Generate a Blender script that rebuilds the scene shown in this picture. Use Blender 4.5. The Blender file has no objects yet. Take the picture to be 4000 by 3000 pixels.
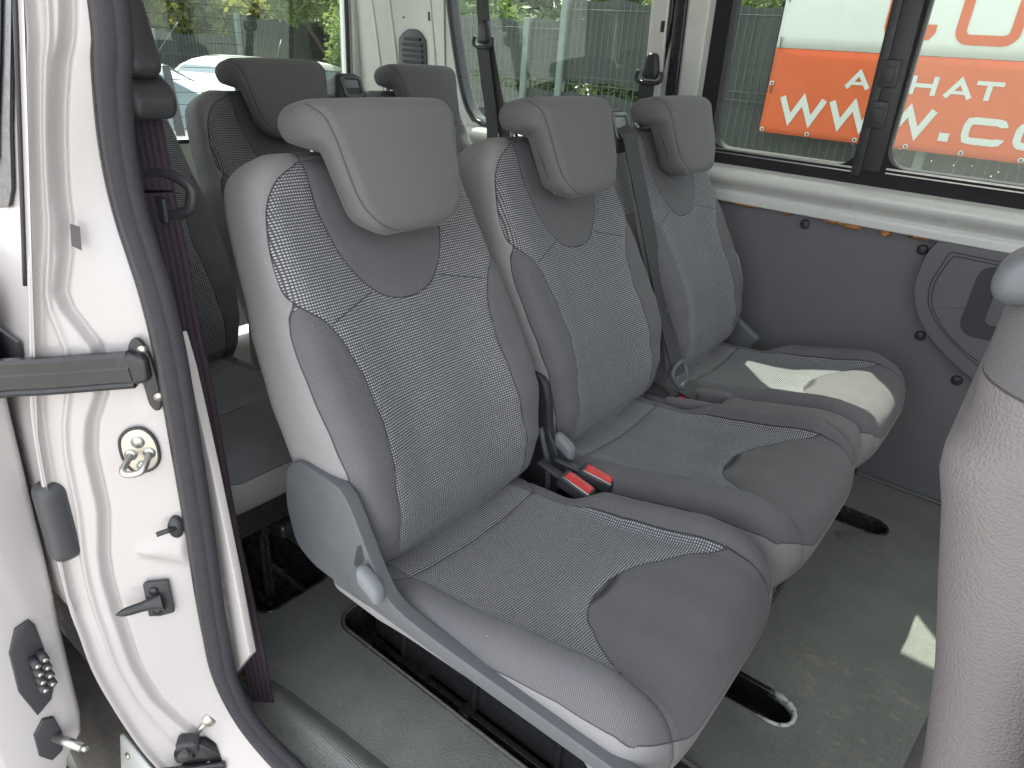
import bpy, bmesh, math, random
import numpy as np
from mathutils import Vector, Matrix
from mathutils.geometry import tessellate_polygon
random.seed(7)
rng = np.random.default_rng(7)
S = bpy.context.scene
COL = S.collection
PI = math.pi

# ------------------------------------------------------------ camera
def rmat(rx, ry, rz):
    cx, sx = math.cos(rx), math.sin(rx); cz, sz = math.cos(rz), math.sin(rz); cr, sr = math.cos(ry), math.sin(ry)
    return (Matrix(((cz, -sz, 0), (sz, cz, 0), (0, 0, 1))) @ Matrix(((1, 0, 0), (0, cx, -sx), (0, sx, cx)))
            @ Matrix(((cr, -sr, 0), (sr, cr, 0), (0, 0, 1))))
cd = bpy.data.cameras.new('camera')
cam = bpy.data.objects.new('camera', cd); COL.objects.link(cam)
cam.matrix_world = Matrix.Translation((1.01365, -0.69322, 1.19746)) @ rmat(math.radians(64.1091), math.radians(4.2156), math.radians(36.5149)).to_4x4()
cd.sensor_width = 36.0; cd.lens = 2684.19 / 4000 * 36
cd.clip_start = 0.02; cd.clip_end = 400
S.camera = cam

# ------------------------------------------------------------ light
SUN_TRAVEL = Vector((1.0, -1.0, -2.0)).normalized()
w = bpy.data.worlds.new('World'); S.world = w; w.use_nodes = True
nt = w.node_tree; nt.nodes.clear()
sky = nt.nodes.new('ShaderNodeTexSky'); sky.sky_type = 'NISHITA'; sky.sun_disc = False
sky.sun_elevation = math.radians(54.7); sky.sun_rotation = math.radians(-45)
sky.air_density = 1.0; sky.dust_density = 2.5; sky.ozone_density = 1.0
bg = nt.nodes.new('ShaderNodeBackground'); bg.inputs['Strength'].default_value = 0.13
wo = nt.nodes.new('ShaderNodeOutputWorld')
cl = nt.nodes.new('ShaderNodeMix'); cl.data_type = 'RGBA'; cl.inputs[7].default_value = (9.2, 9.5, 9.9, 1)
tcw = nt.nodes.new('ShaderNodeTexCoord'); cn = nt.nodes.new('ShaderNodeTexNoise'); cn.inputs['Scale'].default_value = 2.2; cn.inputs['Detail'].default_value = 5
mr = nt.nodes.new('ShaderNodeMapRange'); mr.inputs[1].default_value = .35; mr.inputs[2].default_value = .62; mr.inputs[3].default_value = .35; mr.inputs[4].default_value = .9
nt.links.new(tcw.outputs['Generated'], cn.inputs['Vector']); nt.links.new(cn.outputs[0], mr.inputs[0]); nt.links.new(mr.outputs[0], cl.inputs[0])
nt.links.new(sky.outputs[0], cl.inputs[6]); nt.links.new(cl.outputs[2], bg.inputs[0]); nt.links.new(bg.outputs[0], wo.inputs[0])
sd_ = bpy.data.lights.new('sun', 'SUN'); sd_.energy = 5.0; sd_.angle = math.radians(0.6); sd_.color = (1.0, 0.95, 0.86)
sun = bpy.data.objects.new('sun', sd_); COL.objects.link(sun)
sun.rotation_euler = SUN_TRAVEL.to_track_quat('-Z', 'Y').to_euler()
S.view_settings.view_transform = 'Standard'; S.view_settings.look = 'None'
S.view_settings.exposure = 1.55; S.view_settings.gamma = 1.0
S.cycles.max_bounces = 10; S.cycles.diffuse_bounces = 6; S.cycles.transparent_max_bounces = 24
S.cycles.use_denoising = True
S.cycles.sample_clamp_indirect = 6

# ------------------------------------------------------------ material helpers
class NT:
    def __init__(s, name):
        m = bpy.data.materials.new(name); m.use_nodes = True; s.m = m; s.t = m.node_tree
        s.t.nodes.clear()
        s.out = s.n('ShaderNodeOutputMaterial')
        s.b = s.n('ShaderNodeBsdfPrincipled'); s.l(s.b.outputs[0], s.out.inputs[0])
    def n(s, typ, **kw):
        o = s.t.nodes.new(typ)
        for k, v in kw.items(): setattr(o, k, v)
        return o
    def l(s, a, b): s.t.links.new(a, b)
    def val(s, x, inp):
        if isinstance(x, (int, float)): inp.default_value = x
        elif isinstance(x, (tuple, list)):
            inp.default_value = tuple(x) + ((1,) if len(x) == 3 and len(inp.default_value) == 4 else ())
        else: s.l(x, inp)
    def math(s, op, a, b=0.0, c=None, clamp=False):
        o = s.n('ShaderNodeMath', operation=op, use_clamp=clamp)
        s.val(a, o.inputs[0]); s.val(b, o.inputs[1])
        if c is not None: s.val(c, o.inputs[2])
        return o.outputs[0]
    def step(s, x, a, b):            # 0 below a, 1 above b (linear, clamped)
        o = s.n('ShaderNodeMapRange'); s.val(x, o.inputs[0]); s.val(a, o.inputs[1]); s.val(b, o.inputs[2])
        return o.outputs[0]
    def rng(s, x, a, b, c, d):
        o = s.n('ShaderNodeMapRange'); s.val(x, o.inputs[0])
        for i, v in enumerate((a, b, c, d)): s.val(v, o.inputs[i + 1])
        return o.outputs[0]
    def mix(s, f, a, b):
        o = s.n('ShaderNodeMix', data_type='RGBA'); s.val(f, o.inputs[0]); s.val(a, o.inputs[6]); s.val(b, o.inputs[7])
        return o.outputs[2]
    def attr(s, name):
        o = s.n('ShaderNodeAttribute', attribute_name=name); return o
    def coord(s, which='Object'): return s.n('ShaderNodeTexCoord').outputs[which]
    def noise(s, vec, scale, detail=3, rough=.5, out=0, dist=0):
        o = s.n('ShaderNodeTexNoise'); s.l(vec, o.inputs['Vector'])
        o.inputs['Scale'].default_value = scale; o.inputs['Detail'].default_value = detail
        o.inputs['Roughness'].default_value = rough; o.inputs['Distortion'].default_value = dist
        return o.outputs[out]
    def vor(s, vec, scale, feature='F1', out='Distance', rand=1.0):
        o = s.n('ShaderNodeTexVoronoi', feature=feature); s.l(vec, o.inputs['Vector']); o.inputs['Scale'].default_value = scale
        o.inputs['Randomness'].default_value = rand
        return o.outputs[out]
    def mapping(s, vec, scale=(1, 1, 1), rot=(0, 0, 0), loc=(0, 0, 0)):
        o = s.n('ShaderNodeMapping'); s.l(vec, o.inputs[0])
        o.inputs['Scale'].default_value = scale; o.inputs['Rotation'].default_value = rot; o.inputs['Location'].default_value = loc
        return o.outputs[0]
    def bump(s, h, strength=.3, dist=.001):
        o = s.n('ShaderNodeBump'); s.l(h, o.inputs['Height'])
        o.inputs['Strength'].default_value = strength; o.inputs['Distance'].default_value = dist
        s.l(o.outputs[0], s.b.inputs['Normal']); return o
    def set(s, **kw):
        names = dict(color='Base Color', rough='Roughness', metal='Metallic', spec='Specular IOR Level', coat='Coat Weight',
                     coatr='Coat Roughness', sheen='Sheen Weight', trans='Transmission Weight', alpha='Alpha', ior='IOR')
        for k, v in kw.items(): s.val(v, s.b.inputs[names[k]])
        return s

MAT = {}
def plain(name, color, rough=.5, var=.08, scale=12, metal=0, bump=0, bscale=400, bdist=.0005, coat=0, spec=.5, dirt=0, dirtcol=(.2, .17, .13)):
    k = NT(name); v = k.coord()
    n = k.noise(v, scale, 4)
    c = k.mix(n, tuple(x * (1 - var) for x in color), tuple(min(1, x * (1 + var)) for x in color))
    if dirt:
        d = k.noise(v, scale * 2.3, 6, .7)
        c = k.mix(k.math('MULTIPLY', k.step(d, .5, .75), dirt), c, dirtcol)
    k.set(color=c, rough=k.rng(k.noise(v, scale * 3, 3), .3, .7, max(.02, rough - .06), min(1, rough + .08)), metal=metal, coat=coat, coatr=.05, spec=spec)
    if bump: k.bump(k.noise(v, bscale, 3), bump, bdist)
    MAT[name] = k.m
    return k.m

def vinyl(name, color, scale=330, strength=.55):
    k = NT(name); v = k.coord()
    cell = k.vor(v, scale, 'DISTANCE_TO_EDGE')
    h = k.step(cell, .0, .22)
    n = k.noise(v, 9, 5)
    c = k.mix(n, tuple(x * .9 for x in color), tuple(x * 1.08 for x in color))
    sc = k.step(k.noise(k.mapping(v, (60, 260, 60), (.3, .2, .9)), 1, 4, .6), .66, .74)
    c = k.mix(k.math('MULTIPLY', sc, .18), c, (.5, .48, .47))
    k.set(color=c, rough=.6, spec=.25)
    k.bump(h, strength, .0006)
    MAT[name] = k.m; return k.m

# colours
BLACK = plain('black_plastic', (.033, .033, .037), .45, .15, 30, bump=.15, bscale=600)
BLACKGLOSS = plain('black_gloss_metal', (.022, .022, .023), .24, .2, 20, dirt=.12, dirtcol=(.12, .11, .1), bump=.1, bscale=60)
RUBBER = plain('seal_rubber', (.024, .023, .027), .3, .15, 40, bump=.1, bscale=300)
FELT = plain('seal_felt', (.030, .029, .034), .95, .2, 90, bump=.6, bscale=900)
GREYPL = plain('grey_plastic', (.092, .097, .104), .4, .05, 10, bump=.35, bscale=900, bdist=.0003, dirt=.06, dirtcol=(.35, .34, .33))
GREYPL2 = plain('light_grey_plastic', (.165, .175, .185), .42, .05, 10, bump=.3, bscale=900, bdist=.0003)
PAINT = plain('white_paint', (.44, .41, .40), .22, .02, 3, coat=.4, spec=.5)
PAINT2 = plain('white_inner_paint', (.66, .665, .63), .3, .025, 3, coat=.25, dirt=.08, dirtcol=(.4, .36, .28))
METAL = plain('zinc_metal', (.55, .53, .47), .35, .1, 40, metal=1.0, dirt=.3, dirtcol=(.3, .25, .18))
STEEL = plain('steel', (.50, .50, .47), .38, .06, 40, metal=1.0)
RED = plain('red_plastic', (.62, .03, .03), .35, .06, 60)
FOAM = plain('orange_foam', (.45, .2, .055), .9, .3, 90, bump=1, bscale=200, bdist=.002)
LABELM = plain('label_print', (.7, .7, .7), .6, .02)
VINYL = vinyl('seat_vinyl', (.21, .198, .20))
VINYLF = vinyl('front_seat_vinyl', (.19, .17, .17), 230, .8)
ROOFM = plain('headliner', (.72, .71, .68), .9, .04, 20)

def twill_nodes(k, uv, sc=1.0):
    m = k.mapping(uv, (1, 1, 1), (0, 0, math.radians(38)))
    sx = k.n('ShaderNodeSeparateXYZ'); k.l(m, sx.inputs[0])
    s_ = k.math('SINE', k.math('MULTIPLY', sx.outputs[1], 2 * PI / (.0021 * sc)))
    return k.rng(s_, -1, 1, 0, 1)

def upholstery(name, stain=0.0):
    k = NT(name)
    uv = k.n('ShaderNodeUVMap', uv_map='uv').outputs[0]
    ob = k.coord()
    A = k.attr('sdA').outputs['Fac']; Y = k.attr('sdY').outputs['Fac']; D = k.attr('sdD').outputs['Fac']; L = k.attr('sdL').outputs['Fac']
    sx = k.n('ShaderNodeSeparateXYZ'); k.l(uv, sx.inputs[0])
    PU, PV = .0040, .0040
    wob = k.noise(ob, 25, 2)
    u = k.math('DIVIDE', sx.outputs[0], PU); v = k.math('DIVIDE', sx.outputs[1], PV)
    u = k.math('ADD', u, k.math('MULTIPLY', wob, .5)); v = k.math('ADD', v, k.math('MULTIPLY', wob, .5))
    fu = k.math('ABSOLUTE', k.math('SUBTRACT', k.math('FRACT', u), .5)); fv = k.math('ABSOLUTE', k.math('SUBTRACT', k.math('FRACT', v), .5))
    du = k.math('MULTIPLY', fu, 1.05); dv = k.math('MULTIPLY', fv, 1.5)
    r = k.math('SQRT', k.math('ADD', k.math('MULTIPLY', du, du), k.math('MULTIPLY', dv, dv)))
    dot = k.math('SUBTRACT', 1.0, k.step(r, .24, .46))
    # dots are crisper near the edge of the panel, woven-in towards the middle
    edge = k.rng(A, .0, .05, 1.0, .84)
    cellr = k.n('ShaderNodeTexWhiteNoise', noise_dimensions='2D')
    cv = k.n('ShaderNodeCombineXYZ'); k.l(k.math('FLOOR', u), cv.inputs[0]); k.l(k.math('FLOOR', v), cv.inputs[1]); k.l(cv.outputs[0], cellr.inputs[0])
    da = k.math('MULTIPLY', k.math('MULTIPLY', dot, edge), k.rng(cellr.outputs[0], 0, 1, .7, 1.0))
    big = k.noise(ob, 7, 4, .6)
    cbase = k.mix(big, (.072, .072, .079), (.082, .081, .086))
    check = k.mix(da, cbase, k.mix(big, (.50, .50, .53), (.57, .57, .585)))
    tw = twill_nodes(k, uv)
    twc = k.mix(tw, k.mix(big, (.085, .083, .088), (.098, .096, .100)), k.mix(big, (.145, .142, .150), (.166, .162, .167)))
    vc = k.mix(big, (.225, .220, .219), (.265, .258, .256))
    scuff = k.step(k.noise(ob, 45, 6, .7), .68, .76)
    vc = k.mix(k.math('MULTIPLY', scuff, .25), vc, (.4, .39, .38))
    e = .0004
    fD = k.step(D, -e, e); fA = k.step(A, -e, e); fY = k.step(Y, -e, e)
    col = k.mix(fD, vc, twc); col = k.mix(fA, col, check); col = k.mix(fY, col, twc)
    # worn, dusty patches
    st = k.step(k.noise(ob, 5, 5, .65), .56, .75)
    col = k.mix(k.math('MULTIPLY', st, .10 + stain), col, (.25, .235, .215))
    # fluff specks
    sp = k.math('LESS_THAN', k.vor(ob, 38), .035)
    col = k.mix(k.math('MULTIPLY', sp, .5), col, (.5, .48, .44))
    # stitched seam lines
    ln = None
    inY = k.math('SUBTRACT', 1, fY)
    dA = k.math('ADD', k.math('ABSOLUTE', A), k.math('MULTIPLY', fY, 1.0))
    mn = k.math('MINIMUM', dA, k.math('ABSOLUTE', Y))
    dD = k.math('ADD', k.math('ABSOLUTE', D), k.math('MULTIPLY', fA, 1.0)); mn = k.math('MINIMUM', mn, dD)
    mn = k.math('MINIMUM', mn, k.math('ABSOLUTE', L))
    line = k.math('SUBTRACT', 1, k.step(mn, .0003, .0014))
    col = k.mix(k.math('MULTIPLY', line, .8), col, (.008, .008, .01))
    notv = k.math('MAXIMUM', fD, fA)
    k.set(color=col, rough=k.rng(notv, 0, 1, .62, .92), spec=k.rng(notv, 0, 1, .22, .12), sheen=k.math('MULTIPLY', notv, .12))
    grain = k.step(k.vor(ob, 360, 'DISTANCE_TO_EDGE'), 0, .25)
    fine = k.noise(ob, 1400, 2)
    hA = k.math('ADD', dot, k.math('MULTIPLY', fine, .4)); hT = k.math('ADD', tw, k.math('MULTIPLY', fine, .4))
    h = k.rng(fD, 0, 1, 0, 1)
    hh = k.n('ShaderNodeMix', data_type='FLOAT'); k.l(fD, hh.inputs[0]); k.l(grain, hh.inputs[2]); k.l(hT, hh.inputs[3])
    h2 = k.n('ShaderNodeMix', data_type='FLOAT'); k.l(k.math('MULTIPLY', fA, inY), h2.inputs[0]); k.l(hh.outputs[0], h2.inputs[2]); k.l(hA, h2.inputs[3])
    wr = k.math('ADD', h2.outputs[0], k.math('MULTIPLY', k.noise(ob, 14, 3), 1.5))
    k.bump(wr, .45, .0007)
    MAT[name] = k.m; return k.m
UPH = upholstery('seat_fabric')

def twillmat(name):
    k = NT(name); uv = k.n('ShaderNodeUVMap', uv_map='uv').outputs[0]; ob = k.coord()
    P_ = k.attr('sdA').outputs['Fac']
    tw = twill_nodes(k, uv); big = k.noise(ob, 7, 4, .6)
    c = k.mix(tw, k.mix(big, (.104, .101, .105), (.116, .112, .115)), k.mix(big, (.168, .163, .168), (.188, .182, .185)))
    st = k.step(k.noise(ob, 6, 5, .65), .56, .75)
    c = k.mix(k.math('MULTIPLY', st, .1), c, (.25, .235, .22))
    line = k.math('SUBTRACT', 1, k.step(k.math('ABSOLUTE', P_), .0003, .0015))
    c = k.mix(k.math('MULTIPLY', line, .55), c, (.01, .01, .012))
    k.set(color=c, rough=.93, spec=.15, sheen=.12)
    k.bump(k.math('ADD', k.math('ADD', tw, k.math('MULTIPLY', k.noise(ob, 1400, 2), .4)), k.math('MULTIPLY', k.noise(ob, 16, 3), 1.5)), .4, .0006)
    MAT[name] = k.m; return k.m
TWILL = twillmat('headrest_fabric')

def webbing(name, color):
    k = NT(name); uv = k.n('ShaderNodeUVMap', uv_map='uv').outputs[0]
    sx = k.n('ShaderNodeSeparateXYZ'); k.l(uv, sx.inputs[0])
    s1 = k.math('SINE', k.math('MULTIPLY', sx.outputs[0], 2 * PI / .0085)); s2 = k.math('SINE', k.math('MULTIPLY', sx.outputs[1], 2 * PI / .002))
    f = k.rng(s1, -1, 1, 0, 1)
    k.set(color=k.mix(f, tuple(c * .75 for c in color), tuple(c * 1.3 for c in color)), rough=.6, spec=.4)
    k.bump(k.math('ADD', f, k.math('MULTIPLY', s2, .3)), .4, .0006)
    MAT[name] = k.m; return k.m
WEB = webbing('belt_webbing', (.045, .045, .048))
WEB2 = webbing('belt_webbing_plum', (.050, .036, .048))

def floormat():
    k = NT('rubber_floor'); v = k.coord()
    g = k.vor(k.mapping(v, (1, 1, 1)), 260, rand=.35)
    big = k.noise(v, 5, 6, .65); c = k.mix(big, (.140, .147, .136), (.225, .232, .212))
    dust = k.step(k.noise(v, 14, 7, .75), .5, .8); c = k.mix(k.math('MULTIPLY', dust, .35), c, (.15, .145, .125))
    # small dry-mud scuffs, stretched
    msk = k.step(k.noise(v, 4.5, 4, .6), .52, .60)
    sc = k.step(k.noise(k.mapping(v, (45, 110, 1), (0, 0, .6)), 1, 5, .7), .60, .66)
    c = k.mix(k.math('MULTIPLY', k.math('MULTIPLY', sc, msk), .8), c, (.34, .28, .18))
    sc2 = k.step(k.noise(k.mapping(v, (14, 90, 1), (0, 0, -.9)), 1, 5, .65), .62, .67)
    c = k.mix(k.math('MULTIPLY', sc2, .18), c, (.30, .29, .26))
    dd = k.n('ShaderNodeVectorMath', operation='DISTANCE'); k.l(k.mapping(v, (1, 1, 0)), dd.inputs[0]); dd.inputs[1].default_value = (.99, .43, 0)
    am = k.math('SUBTRACT', 1, k.step(k.math('ADD', dd.outputs['Value'], k.math('MULTIPLY', k.noise(v, 9, 3), .1)), .14, .27))
    st1 = k.step(k.noise(k.mapping(v, (26, 80, 1), (0, 0, .5)), 1, 5, .7, dist=1.2), .56, .64)
    c = k.mix(k.math('MULTIPLY', k.math('MULTIPLY', st1, am), .75), c, (.36, .30, .20))
    pt = k.step(k.noise(v, 11, 6, .7), .42, .62); c = k.mix(k.math('MULTIPLY', pt, .45), c, k.mix(.5, c, (.05, .05, .05)))
    sp = k.math('LESS_THAN', k.vor(v, 42), .045); c = k.mix(k.math('MULTIPLY', sp, .6), c, (.4, .38, .32))
    gr_ = k.math('SUBTRACT', 1, k.step(g, .05, .55)); c = k.mix(k.math('MULTIPLY', gr_, .45), c, k.mix(.5, c, (.26, .27, .25)))  # grain lows kept darker than the tops, relief shading put into the colour
    k.set(color=c, rough=k.rng(big, .3, .7, .42, .62), spec=.5)
    k.bump(gr_, 1.0, .0016)
    MAT['rubber_floor'] = k.m; return k.m
FLOOR = floormat()
def panelmat():
    k = NT('trim_board'); v = k.coord(); n = k.noise(v, 5, 5)
    c = k.mix(n, (.132, .131, .140), (.160, .158, .167))
    sc = k.step(k.noise(k.mapping(v, (8, 8, 160), (0, .25, 0)), 1, 4, .6), .68, .73)
    c = k.mix(k.math('MULTIPLY', sc, .2), c, (.25, .25, .25))
    k.set(color=c, rough=.72, spec=.3); k.bump(k.noise(v, 500, 3), .5, .0006); MAT['trim_board'] = k.m; return k.m
PANEL = panelmat()

def glassmat(name, tint, dirt=.5, refl=1.0):
    k = NT(name); v = k.coord()
    tr = k.n('ShaderNodeBsdfTransparent'); k.val(tint, tr.inputs[0])
    gl = k.n('ShaderNodeBsdfGlossy'); gl.inputs['Roughness'].default_value = .02; k.val((.9, .95, .92), gl.inputs[0])
    df = k.n('ShaderNodeBsdfDiffuse'); k.val((.55, .56, .53), df.inputs[0])
    fr = k.n('ShaderNodeFresnel'); gg = k.n('ShaderNodeNewGeometry'); k.l(k.rng(gg.outputs['Backfacing'], 0, 1, 1.45, 1 / 1.45), fr.inputs[0])
    m1 = k.n('ShaderNodeMixShader'); k.l(k.math('MULTIPLY', fr.outputs[0], refl), m1.inputs[0]); k.l(tr.outputs[0], m1.inputs[1]); k.l(gl.outputs[0], m1.inputs[2])
    film = k.step(k.noise(v, 4, 6, .7), .42, .85)
    sm = k.step(k.noise(k.mapping(v, (60, 60, 9), (0, .5, 0)), 1, 5, .7), .62, .8)
    spk = k.math('LESS_THAN', k.vor(k.mapping(v, (1, 1, .6)), 85), .13)
    pm = k.step(k.noise(v, 7, 4), .5, .62)
    d = k.math('ADD', k.math('MULTIPLY', film, .05), k.math('ADD', k.math('MULTIPLY', sm, .10), k.math('MULTIPLY', k.math('MULTIPLY', spk, pm), .45)))
    d = k.math('ADD', k.math('MULTIPLY', d, dirt), .015)
    m2 = k.n('ShaderNodeMixShader'); k.l(d, m2.inputs[0]); k.l(m1.outputs[0], m2.inputs[1]); k.l(df.outputs[0], m2.inputs[2])
    k.l(m2.outputs[0], k.out.inputs[0]); MAT[name] = k.m; return k.m
GLASS = glassmat('window_glass', (.88, .93, .88), .4)
GLASSR = glassmat('rear_glass', (.90, .94, .91), .35)
DARKGLASS = glassmat('dark_glass', (.05, .06, .06), .12, .22)

# ------------------------------------------------------------ mesh helpers
def link(name, me, mat=None, parent=None):
    if mat is not None: me.materials.append(mat)
    o = bpy.data.objects.new(name, me); COL.objects.link(o)
    if parent is not None: o.parent = parent
    return o
def tag(o, label=None, cat=None, group=None, kind=None):
    if label: o['label'] = label
    if cat: o['category'] = cat
    if group: o['group'] = group
    if kind: o['kind'] = kind
    return o
def thing(name, label, cat, loc=(0, 0, 0), group=None, rz=0):
    o = bpy.data.objects.new(name, None); COL.objects.link(o); o.location = loc; o.rotation_euler = (0, 0, rz)
    o.empty_display_size = .1
    return tag(o, label, cat, group)
def copy_tree(o, parent=None):
    c = o.copy(); COL.objects.link(c); c.parent = parent
    for ch in list(o.children): copy_tree(ch, c)
    return c
def npmesh(name, V, F, mat, parent=None, smooth=True, attrs=None, uv=None, mats=None, fmat=None):
    V = np.asarray(V, np.float32); me = bpy.data.meshes.new(name)
    if isinstance(F, np.ndarray):
        n, kk = F.shape
        me.vertices.add(len(V)); me.vertices.foreach_set('co', V.ravel())
        me.loops.add(n * kk); me.loops.foreach_set('vertex_index', F.astype(np.int32).ravel())
        me.polygons.add(n); me.polygons.foreach_set('loop_start', np.arange(0, n * kk, kk, dtype=np.int32))
        me.update(calc_edges=True)
    else:
        me.from_pydata([tuple(v) for v in V], [], F); me.update()
    me.polygons.foreach_set('use_smooth', np.full(len(me.polygons), smooth))
    if attrs:
        for a, d in attrs.items():
            at = me.attributes.new(a, 'FLOAT', 'POINT'); at.data.foreach_set('value', np.asarray(d, np.float32))
    if uv is not None:
        ul = me.uv_layers.new(name='uv'); li = np.zeros(len(me.loops), np.int32); me.loops.foreach_get('vertex_index', li)
        ul.data.foreach_set('uv', np.asarray(uv, np.float32)[li].ravel())
    me.validate()
    return link(name, me, mat, parent)
def cube_surface(xs, ys, zs):
    """surface of a gridded box, welded; returns V(n,3) and quads"""
    idx = {}; V = []; F = []
    nx, ny, nz = len(xs), len(ys), len(zs)
    def vid(i, j, k_):
        key = (i, j, k_)
        if key not in idx: idx[key] = len(V); V.append((xs[i], ys[j], zs[k_]))
        return idx[key]
    for i in range(nx - 1):
        for j in range(ny - 1):
            F.append((vid(i, j, 0), vid(i, j + 1, 0), vid(i + 1, j + 1, 0), vid(i + 1, j, 0)))
            F.append((vid(i, j, nz - 1), vid(i + 1, j, nz - 1), vid(i + 1, j + 1, nz - 1), vid(i, j + 1, nz - 1)))
    for i in range(nx - 1):
        for k_ in range(nz - 1):
            F.append((vid(i, 0, k_), vid(i + 1, 0, k_), vid(i + 1, 0, k_ + 1), vid(i, 0, k_ + 1)))
            F.append((vid(i, ny - 1, k_), vid(i, ny - 1, k_ + 1), vid(i + 1, ny - 1, k_ + 1), vid(i + 1, ny - 1, k_)))
    for j in range(ny - 1):
        for k_ in range(nz - 1):
            F.append((vid(0, j, k_), vid(0, j, k_ + 1), vid(0, j + 1, k_ + 1), vid(0, j + 1, k_)))
            F.append((vid(nx - 1, j, k_), vid(nx - 1, j + 1, k_), vid(nx - 1, j + 1, k_ + 1), vid(nx - 1, j, k_ + 1)))
    return np.array(V), np.array(F)
def axis(a, b, r, step, rs=5):
    """grid coordinates a..b with rs fine cells inside each rounded end"""
    m = max(1, int(round((b - a - 2 * r) / step)))
    return np.concatenate([a + r * (1 - np.cos(np.linspace(0, PI / 2, rs + 1)))[:-1], np.linspace(a + r, b - r, m + 1), (b - r * (1 - np.cos(np.linspace(0, PI / 2, rs + 1))))[::-1][1:]])
def round_box(lo, hi, r, step=.1, rs=3):
    lo, hi = np.array(lo, float), np.array(hi, float)
    rr = np.minimum(r, (hi - lo) / 2 * .999)
    ax = [axis(lo[i], hi[i], rr[i], step if np.isscalar(step) else step[i], rs) for i in range(3)]
    V, F = cube_surface(*ax)
    inner = np.clip(V, lo + rr, hi - rr); d = (V - inner) / rr
    L = np.linalg.norm(d, axis=1, keepdims=True); m = np.abs(d).max(axis=1, keepdims=True)
    d = np.where(L > 1e-9, d / np.maximum(L, 1e-9), d)
    return inner + d * rr, F
def rbox(name, lo, hi, r, mat, parent=None, rot=None, pivot=None, step=.1, rs=3):
    V, F = round_box(lo, hi, r, step, rs)
    if rot is not None:
        R = np.array(rot); p = np.array(pivot if pivot is not None else (V.min(0) + V.max(0)) / 2)
        V = (V - p) @ R.T + p
    return npmesh(name, V, F, mat, parent)
def rotm(ax, deg): return np.array(Matrix.Rotation(math.radians(deg), 3, ax))
def joinVF(parts):
    V, F, o = [], [], 0
    for v, f in parts:
        V.append(np.asarray(v)); F += [tuple(int(i) + o for i in q) for q in f]; o += len(v)
    return np.concatenate(V), F
def smoothpath(P, n=8, closed=False):
    P = [np.array(p, float) for p in P]; out = []
    m = len(P); rngi = range(m if closed else m - 1)
    for i in rngi:
        p0 = P[(i - 1) % m] if closed or i > 0 else P[0]; p1 = P[i]; p2 = P[(i + 1) % m]; p3 = P[(i + 2) % m] if closed or i + 2 < m else P[-1]
        for t in np.linspace(0, 1, n, endpoint=False):
            out.append(.5 * ((2 * p1) + (-p0 + p2) * t + (2 * p0 - 5 * p1 + 4 * p2 - p3) * t * t + (-p0 + 3 * p1 - 3 * p2 + p3) * t ** 3))
    if not closed: out.append(P[-1])
    return np.array(out)
def sweepVF(path, prof, up=(0, -1, 0), closed=False, closedprof=True, caps=True, upf=None):
    """prof: (a,b) pairs; a along side = t x up, b along up"""
    path = np.asarray(path, float); n = len(path); V = []; prof = np.asarray(prof, float); m = len(prof)
    for i in range(n):
        a = path[(i - 1) % n] if closed or i > 0 else path[0]; b = path[(i + 1) % n] if closed or i < n - 1 else path[-1]
        t = b - a; t /= max(1e-9, np.linalg.norm(t)); u = np.array(upf[i] if upf is not None else up, float)
        s_ = np.cross(t, u); s_ /= max(1e-9, np.linalg.norm(s_)); u2 = np.cross(s_, t)
        for pa, pb in prof: V.append(path[i] + s_ * pa + u2 * pb)
    F = []
    for i in range(n if closed else n - 1):
        i2 = (i + 1) % n
        for j in range(m if closedprof else m - 1):
            j2 = (j + 1) % m; F.append((i * m + j, i * m + j2, i2 * m + j2, i2 * m + j))
    if caps and not closed and closedprof:
        F.append(tuple(range(m))[::-1]); F.append(tuple((n - 1) * m + j for j in range(m)))
    return np.array(V), F
def circ(r, n=12, ry=None): return [(r * math.cos(2 * PI * i / n), (ry or r) * math.sin(2 * PI * i / n)) for i in range(n)]
def fixn(o):
    bm = bmesh.new(); bm.from_mesh(o.data); bmesh.ops.recalc_face_normals(bm, faces=bm.faces); bm.to_mesh(o.data); bm.free(); return o
def tube(name, path, r, mat, parent=None, up=(0, -1, 0), n=12, ry=None, closed=False):
    V, F = sweepVF(path, circ(r, n, ry), up, closed); return fixn(npmesh(name, V, F, mat, parent))
def autosmooth(o, ang=40):
    bm = bmesh.new(); bm.from_mesh(o.data); a = math.radians(ang)
    for e in bm.edges:
        if len(e.link_faces) == 2 and e.calc_face_angle(0) > a: e.smooth = False
    bm.to_mesh(o.data); bm.free(); return o
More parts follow.
